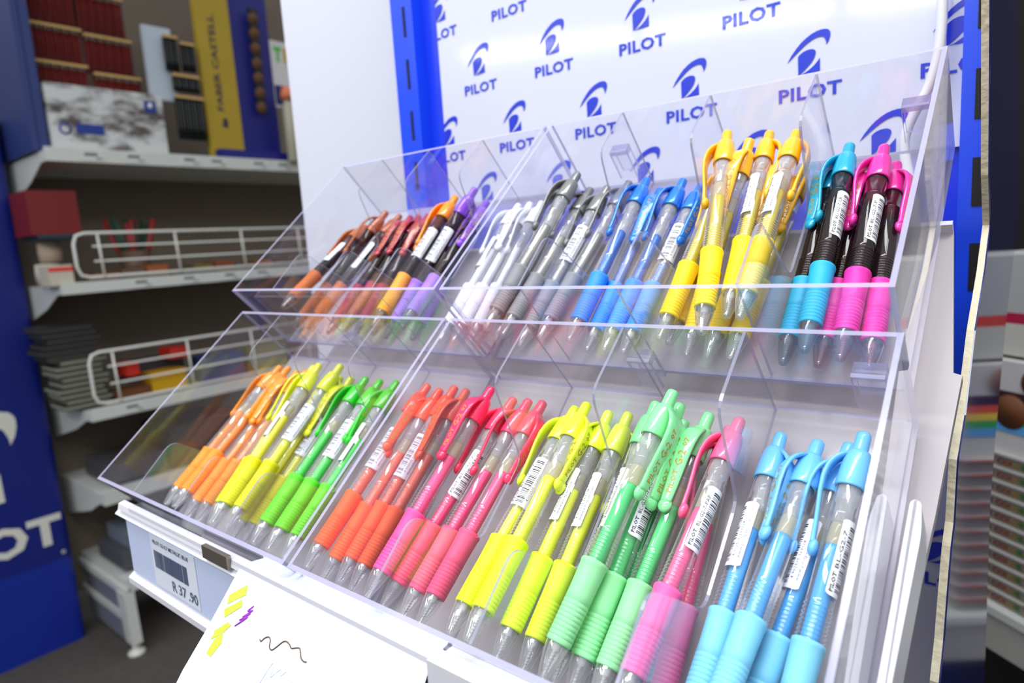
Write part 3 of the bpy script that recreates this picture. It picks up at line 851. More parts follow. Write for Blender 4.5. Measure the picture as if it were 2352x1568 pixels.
PENS = [
    ('O1', 0, 0, 'orange', 0.0072, 0.0062, 0.0133, 0.0086, 0.1224, 0.0062, -75, ''),
    ('O2', 0, 0, 'orange', 0.017, 0.0067, 0.0129, 0.0191, 0.1229, 0.006, 60, ''),
    ('O3', 0, 0, 'orange', 0.0233, 0.0045, 0.0055, 0.0329, 0.1205, 0.006, 20, ''),
    ('O4', 0, 0, 'orange', 0.0373, 0.0057, 0.0058, 0.0426, 0.1219, 0.0064, -60, ''),
    ('Y1', 0, 1, 'yellow', 0.0687, 0.0064, 0.0161, 0.0572, 0.1222, 0.0123, -30, ''),
    ('Y2', 0, 1, 'yellow', 0.0835, 0.0062, 0.0234, 0.0688, 0.1215, 0.0166, -80, 'w'),
    ('Y3', 0, 1, 'yellow', 0.0918, 0.0077, 0.0193, 0.0875, 0.1239, 0.0146, 160, 'b'),
    ('Y4', 0, 1, 'yellow', 0.083, 0.004, 0.0061, 0.0816, 0.1204, 0.006, 0, ''),
    ('Y5', 0, 1, 'yellow', 0.0928, 0.0046, 0.0055, 0.0928, 0.121, 0.006, 10, 'b'),
    ('G1', 0, 2, 'green', 0.1163, 0.0061, 0.0162, 0.1072, 0.1217, 0.0066, -70, ''),
    ('G2', 0, 2, 'green', 0.1312, 0.006, 0.0162, 0.1207, 0.1215, 0.006, 75, 'b'),
    ('G3', 0, 2, 'green', 0.1428, 0.006, 0.0134, 0.1357, 0.1219, 0.006, -70, 'w'),
    ('C1', 0, 3, 'coral', 0.1626, 0.0064, 0.0138, 0.1621, 0.1225, 0.006, 50, 'b'),
    ('C2', 0, 3, 'coral', 0.169, 0.0041, 0.006, 0.1738, 0.1204, 0.0063, -60, ''),
    ('C3', 0, 3, 'coral', 0.1792, 0.007, 0.0055, 0.1832, 0.1234, 0.006, 70, 'b'),
    ('C4', 0, 3, 'coral', 0.1928, 0.0061, 0.0082, 0.1929, 0.1224, 0.006, -10, ''),
    ('P1', 0, 4, 'pink', 0.2105, 0.0054, 0.0151, 0.2153, 0.1217, 0.0124, 0, ''),
    ('P2', 0, 4, 'pink_reflected', 0.2131, 0.0053, 0.0055, 0.2268, 0.1209, 0.006, -80, 'c'),
    ('P3', 0, 4, 'pink_reflected', 0.2278, 0.0049, 0.0072, 0.2365, 0.121, 0.006, -45, ''),
    ('P4', 0, 4, 'pink_reflected', 0.2461, 0.0043, 0.0157, 0.2461, 0.1204, 0.0068, 75, ''),
    ('N1', 0, 5, 'lime', 0.2678, 0.0049, 0.0229, 0.2651, 0.12, 0.006, -80, 'f'),
    ('N2', 0, 5, 'lime', 0.2796, 0.0049, 0.0263, 0.2738, 0.1201, 0.0107, 85, ''),
    ('N3', 0, 5, 'lime', 0.2864, 0.004, 0.0146, 0.2836, 0.12, 0.006, -30, 'w'),
    ('N4', 0, 5, 'lime', 0.2961, 0.0043, 0.0105, 0.2935, 0.1206, 0.006, 140, 'w'),
    ('MB', 0, 6, 'mint', 0.3105, 0.0055, 0.0121, 0.3104, 0.1218, 0.016, 160, 'w'),
    ('MA', 0, 6, 'mint', 0.3134, 0.004, 0.0253, 0.3233, 0.1199, 0.0291, 75, ''),
    ('MC', 0, 6, 'mint', 0.3195, 0.004, 0.0155, 0.3228, 0.1203, 0.0192, 60, 'PAG'),
    ('MD', 0, 6, 'mint', 0.3216, 0.004, 0.0055, 0.3202, 0.1204, 0.006, -20, ''),
    ('ME', 0, 6, 'mint', 0.3293, 0.004, 0.0163, 0.3337, 0.1203, 0.0143, 0, ''),
    ('L2', 0, 6, 'rose', 0.3461, 0.004, 0.0055, 0.34, 0.1202, 0.006, -60, ''),
    ('L1', 0, 6, 'rose', 0.3412, 0.0041, 0.024, 0.3462, 0.1199, 0.0136, -75, 'PAP'),
    ('B1', 0, 7, 'sky', 0.3604, 0.0039, 0.0175, 0.3604, 0.1198, 0.0065, 75, 'w'),
    ('B2', 0, 7, 'sky', 0.3682, 0.0039, 0.0235, 0.3739, 0.1189, 0.006, -50, ''),
    ('B3', 0, 7, 'sky', 0.3715, 0.004, 0.0055, 0.3845, 0.1197, 0.006, -60, 'w'),
    ('B4', 0, 7, 'sky', 0.3836, 0.004, 0.0079, 0.3902, 0.12, 0.0141, -80, 'w2'),
    ('br1', 1, 0, 'brown', 0.031, 0.004, 0.0332, 0.0051, 0.1141, 0.006, -70, 'p'),
    ('br2', 1, 0, 'brown', 0.0088, 0.0064, 0.006, 0.0341, 0.1198, 0.0139, -20, ''),
    ('br3', 1, 0, 'brown', 0.0243, 0.008, 0.0055, 0.0407, 0.1233, 0.0063, 100, 'p'),
    ('dr1', 1, 1, 'wine', 0.0551, 0.004, 0.007, 0.055, 0.1204, 0.006, 10, ''),
    ('dr2', 1, 1, 'wine', 0.0763, 0.004, 0.0106, 0.0645, 0.1197, 0.006, 15, ''),
    ('dr3', 1, 1, 'wine', 0.0861, 0.004, 0.0076, 0.0744, 0.1198, 0.006, 40, ''),
    ('am1', 1, 2, 'amber', 0.105, 0.004, 0.0088, 0.105, 0.1203, 0.0129, -40, ''),
    ('am2', 1, 2, 'amber', 0.1118, 0.004, 0.0161, 0.1127, 0.1203, 0.0193, -70, 'b'),
    ('pu1', 1, 2, 'purple', 0.1141, 0.004, 0.0055, 0.1407, 0.115, 0.0282, 170, 'b'),
    ('pu2', 1, 2, 'purple', 0.1397, 0.004, 0.0168, 0.1372, 0.1202, 0.0118, 60, ''),
    ('pu3', 1, 2, 'purple', 0.1392, 0.004, 0.0055, 0.1279, 0.1198, 0.006, 0, ''),
    ('w1', 1, 3, 'white', 0.1632, 0.004, 0.0055, 0.1613, 0.1204, 0.006, -60, 'w'),
    ('w2', 1, 3, 'white', 0.174, 0.004, 0.0055, 0.1711, 0.1204, 0.006, 0, ''),
    ('w3', 1, 3, 'white', 0.1872, 0.004, 0.0055, 0.1809, 0.1202, 0.006, -60, ''),
    ('g1', 1, 4, 'grey', 0.2083, 0.004, 0.0194, 0.2184, 0.1198, 0.0253, -60, ''),
    ('g0', 1, 4, 'grey', 0.2083, 0.004, 0.009, 0.2083, 0.12, 0.0182, -70, ''),
    ('g2', 1, 4, 'grey', 0.2168, 0.004, 0.0143, 0.2211, 0.1203, 0.0123, -30, ''),
    ('g3', 1, 4, 'grey', 0.2228, 0.004, 0.0055, 0.2333, 0.1197, 0.0127, -80, 'b'),
    ('g4', 1, 4, 'grey', 0.2332, 0.0103, 0.0055, 0.244, 0.1262, 0.0092, -50, ''),
    ('bl1', 1, 5, 'blue', 0.2583, 0.004, 0.0127, 0.2596, 0.1204, 0.0144, -50, ''),
    ('bl2', 1, 5, 'blue', 0.2652, 0.004, 0.0055, 0.2648, 0.1204, 0.006, 20, ''),
    ('bl3', 1, 5, 'blue', 0.2749, 0.0043, 0.0055, 0.2804, 0.1205, 0.0108, -50, ''),
    ('bl4', 1, 5, 'blue', 0.2855, 0.004, 0.0055, 0.2891, 0.1203, 0.006, 60, 'b'),
    ('ya', 1, 6, 'gold', 0.3083, 0.0085, 0.0085, 0.3082, 0.1247, 0.0147, -70, ''),
    ('yb', 1, 6, 'gold', 0.3297, 0.004, 0.0234, 0.3133, 0.1182, 0.0385, -85, ''),
    ('yc', 1, 6, 'gold', 0.3362, 0.0152, 0.0206, 0.3277, 0.1312, 0.0253, 85, 'w'),
    ('yd', 1, 6, 'gold', 0.3439, 0.0113, 0.0249, 0.3415, 0.1276, 0.026, 95, 'w'),
    ('ye', 1, 6, 'gold', 0.3169, 0.0049, 0.0055, 0.3229, 0.1179, 0.0324, 0, ''),
    ('yf', 1, 6, 'gold', 0.3083, 0.004, 0.0173, 0.312, 0.1202, 0.023, 40, ''),
    ('yg', 1, 6, 'gold', 0.3265, 0.0046, 0.0055, 0.3358, 0.12, 0.018, 20, ''),
    ('yh', 1, 6, 'gold', 0.3367, 0.004, 0.0055, 0.3439, 0.1201, 0.0099, 20, ''),
    ('t2', 1, 7, 'teal', 0.3583, 0.004, 0.0055, 0.3583, 0.1202, 0.0114, -20, ''),
    ('t1', 1, 7, 'teal', 0.3682, 0.004, 0.0144, 0.3653, 0.1202, 0.0199, -80, 'LB'),
    ('m0', 1, 7, 'magenta', 0.3716, 0.004, 0.0055, 0.3706, 0.1204, 0.006, 0, ''),
    ('m1', 1, 7, 'magenta', 0.3801, 0.004, 0.0102, 0.3791, 0.1202, 0.0166, -80, 'P'),
    ('m2', 1, 7, 'magenta', 0.3893, 0.004, 0.0055, 0.3828, 0.1202, 0.0062, 60, ''),
]


NUM = {2: 'two', 3: 'three', 4: 'four', 5: 'five', 6: 'six', 7: 'seven', 8: 'eight'}
ORD = ['leftmost', 'second', 'third', 'fourth', 'fifth', 'sixth', 'seventh', 'eighth']


def label_pens():
    groups = {}
    for p in PENS:
        groups.setdefault((p[1], CO[p[3]][0]), []).append(p)
    for (row, nm), ps in groups.items():
        ps = sorted(ps, key=lambda p: p[7] + 0.9 * p[8] * 0)
        where = 'upper' if row else 'lower'
        for i, p in enumerate(ps):
            r = make_pen(row, p[3], p[4:7], p[7:10], p[10], p[11])
            dark = CO[p[3]][4]
            pos = 'rightmost' if i == len(ps) - 1 else ORD[i]
            if len(ps) == 2: pos = 'left one' if i == 0 else 'right one'
            side = 'clip turned left' if p[10] < -40 else 'clip turned right' if 40 < p[10] < 120 else 'clip facing up' if abs(p[10]) <= 40 else 'clip hidden behind'
            frm = '' if pos in ('rightmost', 'leftmost', 'left one', 'right one') else ' from left'
            lb = '%s%s pen, %s%s of %s in the %s boxes, %s' % (nm, ' smoke-barrel' if dark else '', pos, frm, NUM[len(ps)], where, side)
            tag(r, lb, 'pen', '%s pens in the %s boxes' % (nm, where))


label_pens()

# ------------------------------------------------------------------ shelving across the aisle
XG = -1.985                                    # its shelf fronts
m_shelf = mat('shelf_white', (205, 208, 200), 0.45)
m_grey = mat('shelf_back', (118, 106, 92), 0.8, vary=0.08, vscale=5)
m_tick2 = mat('shelf_ticket', (206, 210, 204), 0.6)
m_print = mat('ticket_grey_print', (110, 112, 108), 0.7)
unit = empty('shelving_unit', (XG, 1.3, 0)); uc = unit.location.copy()
UG = lambda x, y, z: tuple(Vector((x, y, z)) - uc)
mb = MB(); mb.box((-2.47, 0.60, 0.12), (-2.45, 2.6, 2.7), fn=UG); part('back_panel', mb, m_grey, unit)
mb = MB(); mb.box((-2.50, 0.560, 0.0), (-2.44, 0.605, 2.7), fn=UG); part('upright_post', mb, mat('post_cream', (186, 180, 160), 0.5), unit)
SHELF = [(1.775, 0.045, 0.60, 2.5, 0.0), (1.340, 0.038, 0.585, 2.5, 0.0), (0.905, 0.042, 0.61, 2.5, 0.0), (0.60, 0.05, 0.615, 2.5, -0.02), (0.27, 0.05, 0.64, 2.5, 0.0)]
for k, (z, h, y0, y1, dx) in enumerate(SHELF):
    mb = MB()
    mb.box((-2.45, y0, z - h * 0.5), (XG - 0.012 + dx, y1, z + h * 0.25), fn=UG)
    mb.box((XG - 0.012 + dx, y0, z - h * 0.5), (XG + dx, y1, z + h * 0.5), fn=UG)
    sh = part('shelf', mb, m_shelf, unit)
    mb = MB(); mb.extrude([(-2.45, z - h / 2), (XG - 0.05 + dx, z - h / 2), (XG - 0.18, z - h / 2 - 0.05), (-2.45, z - h / 2 - 0.12)], y0, y0 + 0.004, lambda t, p, q: UG(p, t, q))
    part('bracket', mb, m_shelf, sh)
    spots = {0: [0.70, 0.835, 1.03, 1.135, 1.31, 1.42], 1: [0.80, 0.97, 1.13, 1.27], 2: [0.71]}.get(k, [])
    for y in spots:
        mb = MB(); mb.box((XG, y, z - 0.017), (XG + 0.0015, y + 0.075, z + 0.017), fn=UG, mi=0)
        mb.box((XG + 0.0015, y + 0.012, z - 0.001), (XG + 0.002, y + 0.052, z + 0.009), fn=UG, mi=1)
        mb.box((XG + 0.0015, y + 0.046, z - 0.011), (XG + 0.002, y + 0.066, z - 0.006), fn=UG, mi=1)
        part('shelf_ticket', mb, [m_tick2, m_print], sh)
# base frame with its foot
mb = MB()
mb.box((-2.45, 0.625, 0.235), (XG, 0.645, 0.26), fn=UG)
mb.extrude([(XG - 0.07, 0.245), (XG, 0.245), (XG + 0.012, 0.05), (XG - 0.045, 0.05)], 0.62, 0.655, lambda t, p, q: UG(p, t, q))
mb.box((-2.45, 0.625, 0.125), (XG - 0.02, 0.645, 0.15), fn=UG)
part('base_frame', mb, m_shelf, unit)
mb = MB(); mb.box((-2.42, 0.634, 0.03), (XG - 0.03, 0.638, 0.24), fn=UG); part('base_side_plate', mb, mat('plate_grey', (120, 124, 134), 0.5), unit)
for y in (0.64, 2.4):
    mb = MB(); mb.lathe([(0.028, 0.0), (0.03, 0.008), (0.022, 0.016), (0.012, 0.02), (0.012, 0.055)], 14, fn=lambda a, b, q: UG(XG - 0.02 + a, y + b, q), cap0=True, cap1=True)
    part('foot', mb, mat('foot_white', (220, 218, 205), 0.4), unit)
tag(unit, 'white shop shelving unit across the aisle on the left', 'shelves')

# wire fences along two shelves
def wire_fence(y0, y1, z0, z1, label, n):
    r = empty('wire_basket_front', (XG - 0.02, y0, z0)); c = r.location
    G = lambda y, z, x=0.0: (x, y - c.y, z - c.z)
    R_ = 0.035
    mw = mat('wire_white', (222, 222, 214), 0.35)
    ring = [G(y0 + R_, z1), G(y1, z1)]
    loop = [G(y1, z1), G(y0 + R_, z1), G(y0 + 0.01, z1 - 0.008), G(y0, z1 - R_), G(y0, z0 + R_), G(y0 + 0.01, z0 + 0.008), G(y0 + R_, z0), G(y1, z0)]
    mb = MB(); mb.tube(loop, 0.0055, 8); part('outer_wire', mb, mw, r)
    for t in (0.36, 0.70):
        mb = MB(); mb.tube([G(y0 + 0.055, z0 + (z1 - z0) * t), G(y1, z0 + (z1 - z0) * t)], 0.0036, 6); part('long_wire', mb, mw, r)
    for k in range(n):
        y = y0 + 0.075 + k * 0.26
        mb = MB(); mb.tube([G(y, z1, 0), G(y + 0.004, z0, 0.004)], 0.0042, 6); part('cross_wire', mb, mw, r)
    return tag(r, label, 'wire fence')


wire_fence(0.645, 2.3, 1.372, 1.520, 'white wire fence along the middle shelf of the left shelving', 6)
wire_fence(0.635, 2.3, 0.935, 1.115, 'white wire fence along the lower shelf of the left shelving', 6)


def crate(name, a, b, m, label, cat, group=None, extra=None, bev=0.0):
    """solid product with its parts: body plus whatever extra(root, G) adds"""
    r = empty(name, ((a[0] + b[0]) / 2, (a[1] + b[1]) / 2, a[2])); c = r.location.copy()
    G = lambda x, y, z: tuple(Vector((x, y, z)) - c)
    mb = MB(); mb.box(a, b, fn=G); part('body', mb, m, r)
    if extra: extra(r, G)
    return tag(r, label, cat, group)


# top shelf: brush packs, printed pad box, brush sets, yellow sign
m_red = mat('brush_red', (104, 12, 4), 0.5, spec=0.25); m_tan = mat('bristle_tan', (196, 160, 100), 0.8); m_fer = mat('ferrule', (150, 140, 128), 0.4, metal=0.5)
XB = -2.06
handle_mb = MB(); handle_mb.lathe([(0.0012, 0), (0.0035, 0.02), (0.0052, 0.07), (0.0038, 0.115)], 8, cap0=True, cap1=True)
handle_me = handle_mb.mesh('brush_handle', [m_red])
fer_mb = MB(); fer_mb.lathe([(0.0042, 0.112), (0.0040, 0.128)], 8, cap0=True, cap1=True); fer_me = fer_mb.mesh('brush_ferrule', [m_fer])
pos = ['top left', 'top right', 'middle left', 'middle right', 'bottom left', 'bottom right']
packs = [(0.645, 2.235, 0), (0.80, 2.235, 1), (0.650, 2.105, 2), (0.812, 2.095, 3), (0.655, 1.985, 4), (0.828, 1.968, 5)]
for (y, z, k) in packs:
    r = empty('paintbrush_pack', (XB - 0.052, y, z))
    for j in range(11):
        o = link('handle', handle_me, r, (0.004 * (j % 2), 0.008 + j * 0.0132, -0.02))
        f = link('ferrule', fer_me, o)
    mb = MB(); mb.box((-0.006, -0.004, 0.104), (0.012, 0.152, 0.113)); part('bristle_strip', mb, m_tan, r)
    mb = MB(); mb.box((-0.010, -0.006, -0.02), (-0.007, 0.154, 0.12)); part('backing_card', mb, mat('card_dark_red', (84, 26, 20), 0.6), r)
    tag(r, 'pack of dark red paintbrushes, %s of six on the top shelf' % pos[k], 'paintbrushes', 'red paintbrush packs')

m_photo = bpy.data.materials.new('printed_landscape'); m_photo.use_nodes = True
nt = m_photo.node_tree; tc_ = nt.nodes.new('ShaderNodeTexCoord'); nz = nt.nodes.new('ShaderNodeTexNoise'); nz.inputs['Scale'].default_value = 11; nz.inputs['Detail'].default_value = 5; nz.inputs['Roughness'].default_value = 0.6
rp = nt.nodes.new('ShaderNodeValToRGB'); rp.color_ramp.elements[0].position = 0.42; rp.color_ramp.elements[0].color = (*lin((84, 76, 70)), 1); rp.color_ramp.elements[1].position = 0.56; rp.color_ramp.elements[1].color = (*lin((206, 208, 206)), 1)
mp = nt.nodes.new('ShaderNodeMapping'); mp.inputs['Scale'].default_value = (1, 0.7, 1.6)
nt.links.new(tc_.outputs['Object'], mp.inputs[0]); nt.links.new(mp.outputs[0], nz.inputs['Vector']); nt.links.new(nz.outputs['Fac'], rp.inputs[0]); nt.links.new(rp.outputs[0], nt.nodes['Principled BSDF'].inputs['Base Color'])
m_badge = mat('badge_blue', (18, 52, 140), 0.5); m_wh = mat('print_white', (225, 228, 230), 0.5)


def pad_extra(r, G):
    x = XB + 0.032
    mb = MB(); mb.box((x, 0.945, 1.945), (x + 0.002, 0.985, 1.985), fn=G); part('blue_badge', mb, m_badge, r)
    mb = MB(); mb.lathe([(0.010, 0), (0.0101, 0.002)], 14, fn=lambda a, b, q: G(x + 0.002 + q, 0.965 + a * 0.8, 1.968 + b), cap0=True, cap1=True); part('badge_mark', mb, m_wh, r)
    mb = MB(); mb.box((x, 0.715, 1.853), (x + 0.002, 0.80, 1.885), fn=G); part('blue_label', mb, m_badge, r)
    mb = MB()
    mb.lathe([(0.013, 0), (0.019, 0), (0.019, 0.002), (0.013, 0.002)], 18, fn=lambda a, b, q: G(x + q, 0.682 + a, 1.865 + b)); part('round_seal', mb, m_badge, r)


crate('drawing_pad_box', (XB - 0.034, 0.64, 1.79), (XB + 0.032, 1.01, 2.01), m_photo, 'box printed with a grey mountain landscape on the top left shelf', 'box', None, pad_extra)
mb = MB(); mb.box((XG - 0.40, 0.585, 1.79), (XG - 0.055, 0.606, 2.6)); mb.box((XG - 0.40, 0.604, 1.79), (XG - 0.055, 0.632, 2.6))
tag(part('end_panel', mb, mat('navy_panel', (36, 54, 112), 0.5)), 'dark blue end panel standing at the near end of the top shelf', 'panel')
m_pale = mat('pale_sheet', (184, 196, 206), 0.5)


def pale_x(r, G):
    mb = MB()
    for z in (2.16, 2.10):
        put_text(mb, fit_text('PAPER', 0.055, 0.016, bold=0.02), lambda a, b, z=z: G(XB + 0.0085, 1.015 + a, z + b))
    part('faded_print', mb, m_print, r)


r = crate('hanging_paper_pad', (XB - 0.01, 0.985, 2.00), (XB + 0.008, 1.085, 2.26), m_pale, 'pale blue-white pad hanging between the red and black brushes', 'pad')
m_blk = mat('brush_black', (16, 20, 18), 0.4, vary=0.3, vscale=60)


def black_set(y, z, w, h, label):
    r = empty('black_brush_set', (XB + 0.03, y, z))
    n = max(4, int(w / 0.011))
    for j in range(n):
        mb = MB(); mb.lathe([(0.003, 0), (0.0052, h * 0.3), (0.0045, h * 0.9), (0.0015, h)], 8, fn=lambda a, b, q, j=j: (a + 0.003 * (j % 2), b + 0.006 + j * (w - 0.012) / (n - 1), q), cap0=True, cap1=True)
        part('brush', mb, m_blk, r)
    mb = MB(); mb.box((-0.008, 0, 0.0), (-0.004, w, h + 0.01)); part('backing_card', mb, m_blk, r)
    mb = MB(); mb.box((-0.004, 0, h), (0.008, w, h + 0.010)); part('bristle_strip', mb, m_tan, r)
    tag(r, label, 'brushes', 'black brush sets on the top shelf')


black_set(1.045, 2.105, 0.050, 0.115, 'black brush set, upper left one on the top shelf')
black_set(1.105, 2.110, 0.052, 0.095, 'black brush set, upper right one beside the yellow sign')
black_set(1.062, 2.035, 0.098, 0.052, 'short black brush set in the middle of the column')
black_set(1.060, 1.86, 0.108, 0.150, 'tall black brush set at the bottom of the column')
m_yel = mat('sign_yellow', (176, 148, 32), 0.55, vary=0.08, vscale=14)


def sign_x(r, G):
    mb = MB()
    put_text(mb, fit_text('FABER CASTELL', 0.36, 0.026, bold=0.02), lambda a, b: G(XB + 0.013, 1.245 - b + 0.013, 1.985 + a))
    part('sign_lettering', mb, mat('sign_print', (44, 44, 60), 0.6), r)
    mb = MB()
    mb.add([G(XB + 0.013, 1.255 + a, 1.925 + b) for a, b in ((-0.012, 0), (0.01, -0.006), (0.014, 0.02), (0.004, 0.036), (-0.006, 0.03))], [(0, 1, 2, 3, 4)]); part('sign_emblem', mb, mat('sign_print', (44, 44, 60), 0.6), r)


crate('yellow_sign_panel', (XB - 0.01, 1.185, 1.80), (XB + 0.012, 1.325, 2.60), m_yel, 'tall mustard yellow sign panel with vertical dark lettering', 'sign', None, sign_x)
m_dbl = mat('display_blue', (22, 24, 120), 0.5)
crate('blue_backboard', (XB - 0.03, 1.330, 1.80), (XB + 0.00, 1.50, 2.60), m_dbl, 'dark blue display board right of the yellow sign', 'board', None,
      None)
crate('blue_plinth', (XB + 0.014, 1.20, 1.79), (XB + 0.055, 1.60, 1.832), m_dbl, 'low dark blue plinth under the yellow sign and blue board', 'plinth')
for k in range(7):
    mb = MB(); mb.ball((0, 0, 0), (0.018, 0.022, 0.026), 0, 10, 7)
    r = empty('bristle_brush_pack', (XB + 0.03, 1.418 - 0.001 * k, 2.36 - 0.058 * k)); part('bristles', mb, mat('bristle_brown', (96, 66, 34), 0.8), r)
    mb = MB(); mb.box((-0.004, -0.020, 0.022), (0.010, 0.020, 0.034)); part('dark_header', mb, m_blk, r)
    tag(r, 'brown bristle brush pack, number %d down the hanging column' % (k + 1), 'brush pack', 'brown bristle packs')


def tr_x(r, G):
    x = XB + 0.0065
    for t, y, col in (('T', 1.512, (80, 190, 50)), ('R', 1.558, (205, 165, 30))):
        mb = MB(); put_text(mb, fit_text(t, 0.036, 0.062, bold=0.06), lambda a, b, y=y: G(x, y + a, 2.215 + b)); part('letter', mb, mat('tr_' + t, col, 0.6), r)
    mb = MB(); mb.box((x - 0.001, 1.50, 2.04), (x, 1.66, 2.12), fn=G); part('navy_band', mb, mat('band_navy', (20, 40, 96), 0.6), r)


crate('header_card', (XB - 0.01, 1.498, 2.03), (XB + 0.005, 1.66, 2.30), mat('card_white', (214, 212, 210), 0.6), 'white header card with a green T and yellow R', 'card', None, tr_x)
for nm, y, col, cap_c, lb in (('white_bottle', 1.492, (176, 172, 150), (215, 120, 80), 'off-white bottle with orange cap on the top shelf'), ('teal_bottle', 1.556, (40, 84, 84), (160, 190, 186), 'dark teal bottle beside the off-white one')):
    r = empty(nm, (XB + 0.10, y, 1.79))
    mb = MB(); mb.lathe([(0.020, 0), (0.024, 0.005), (0.026, 0.20), (0.020, 0.235), (0.014, 0.25)], 16, cap0=True, cap1=True); part('bottle_body', mb, mat(nm, col, 0.4), r)
    mb = MB(); mb.lathe([(0.026, 0.25), (0.028, 0.27), (0.018, 0.30)], 16, cap0=True, cap1=True); part('bottle_cap', mb, mat(nm + '_cap', cap_c, 0.5), r)
    tag(r, lb, 'bottle')

# middle shelf
crate('red_box', (-2.22, 0.545, 1.52), (-2.05, 0.690, 1.665), mat('box_red', (118, 18, 14), 0.5), 'dark red box standing on the rolls at the left of the middle shelf', 'box', None,
      lambda r, G: part('teal_foot', (lambda m: (m.box((-2.22, 0.56, 1.508), (-2.045, 0.685, 1.522), fn=G), m)[1])(MB()), mat('teal_dark', (30, 50, 60), 0.6), r))
for k, (y, z, rr, col) in enumerate([(0.60, 1.355, 0.036, (196, 190, 176)), (0.615, 1.43, 0.034, (176, 158, 136))]):
    r = empty('tape_roll', (-2.145, y, z)); mb = MB(); mb.lathe([(rr * 0.5, 0), (rr, 0.002), (rr * 1.05, 0.035), (rr, 0.070), (rr * 0.5, 0.072)], 18, cap0=True, cap1=True); part('roll', mb, mat('roll%d' % k, col, 0.7), r)
    tag(r, ['pale roll on the middle shelf under the red box', 'beige roll stacked just beneath the red box'][k], 'roll')
crate('red_tray', (-2.10, 0.56, 1.352), (-2.0, 0.63, 1.42), mat('card_pale', (196, 186, 168), 0.6), 'pale carton with red stripe at the near end of the middle shelf', 'box', None,
      lambda r, G: part('red_stripe', (lambda m: (m.box((-2.0, 0.56, 1.40), (-1.998, 0.63, 1.412), fn=G), m)[1])(MB()), mat('stripe_red', (222, 32, 24), 0.5), r))
cup = empty('pencil_cup', (-2.12, 0.875, 1.352))
mb = MB(); mb.lathe([(0.035, 0), (0.045, 0.004), (0.052, 0.105), (0.049, 0.105), (0.042, 0.01)], 20, cap0=True); part('cup', mb, mat('cup_brown', (96, 74, 56), 0.5), cup)
tag(cup, 'brown cup holding red and green pencils on the middle shelf', 'cup')
random.seed(3)
for k in range(16):
    a = k * 2.4; rr = 0.012 + 0.026 * (k % 4) / 3
    mb = MB(); x, y = rr * math.cos(a), rr * math.sin(a)
    mb.tube([(x * 0.6, y * 0.6, 0.01), (x * 1.7, y * 2.2, 0.215 + random.uniform(-0.012, 0.012))], 0.0062, 6)
    o = part('pencil', mb, mat('pencil_red' if k % 2 else 'pencil_green', (142, 26, 22) if k % 2 else (24, 62, 46), 0.4)); o.location = cup.location
    tag(o, '%s pencil standing in the brown cup' % ('dark red' if k % 2 else 'dark green'), 'pencil', '%s pencils in the brown cup' % ('red' if k % 2 else 'green'))
for k in range(13):
    y = 0.70 + k * 0.085
    col = [(128, 66, 32), (96, 78, 56), (150, 84, 40), (80, 66, 50), (112, 96, 40)][k % 5]
    crate('craft_box', (-2.12, y, 1.350), (-2.012, y + 0.074, 1.385 + 0.008 * (k % 3)), mat('craft%d' % (k % 5), col, 0.7), 'small %s box, %s along behind the middle wire fence' % (['rust', 'olive brown', 'tan', 'dark brown', 'moss'][k % 5], ['first', 'second', 'third', 'fourth', 'fifth', 'sixth', 'seventh', 'eighth', 'ninth', 'tenth', 'eleventh', 'twelfth', 'last'][k]), 'box', 'small boxes behind the middle fence')

# lower shelf: stack of dark books and colour boxes
for k in range(15):
    z = 0.925 + k * 0.0195; dy = 0.012 * math.sin(k * 1.7) + (0.02 if k < 9 else -0.01)
    w = 0.145 if k < 10 else 0.165
    r = empty('notebook', (-2.10, 0.535 + dy + 0.07, z))
    mb = MB(); mb.box((-0.10, -0.07, 0), (0.05, w - 0.07, 0.004)); mb.box((-0.10, -0.07, 0.0145), (0.05, w - 0.07, 0.0185)); part('cover', mb, mat('book_dark', (52, 56, 46), 0.6) if k < 10 else mat('book_black', (30, 30, 28), 0.6), r)
    mb = MB(); mb.box((-0.098, -0.068, 0.004), (0.046, w - 0.073, 0.0145)); part('pages', mb, mat('book_pages', (150, 152, 132), 0.7) if k < 9 else mat('book_pages_dark', (60, 60, 54), 0.7), r)
    tag(r, 'dark notebook, number %d from the bottom of the stack on the lower shelf' % (k + 1), 'notebook', 'stack of dark notebooks')
for nm, y0, y1, z0, z1, col, lb in (('yellow_box', 0.835, 0.965, 0.930, 1.005, (206, 158, 8), 'yellow box behind the lower wire fence'), ('red_packet', 0.755, 0.80, 1.01, 1.055, (196, 40, 22), 'small red packet behind the lower wire fence'),
                                    ('orange_packet', 0.915, 0.985, 1.045, 1.085, (190, 44, 24), 'red-orange packet above the yellow box'), ('brown_carton', 0.715, 0.83, 0.928, 0.965, (110, 62, 30), 'brown carton left of the yellow box'),
                                    ('dark_carton', 0.80, 1.00, 0.97, 1.045, (48, 42, 52), 'dark carton behind the yellow box'), ('blue_carton', 1.02, 1.20, 0.93, 1.03, (40, 60, 110), 'dull blue carton further along the lower shelf'),
                                    ('lime_carton', 1.22, 1.40, 0.93, 1.05, (120, 110, 30), 'olive carton further along the lower shelf'), ('rust_carton', 1.42, 1.65, 0.93, 1.02, (120, 50, 30), 'rust carton at the far end of the lower shelf')):
    xx = 0 if nm != 'dark_carton' else -0.09
    crate(nm, (-2.13 + xx, y0, z0), (-2.03 + xx, y1, z1), mat(nm, col, 0.5), lb, 'box')
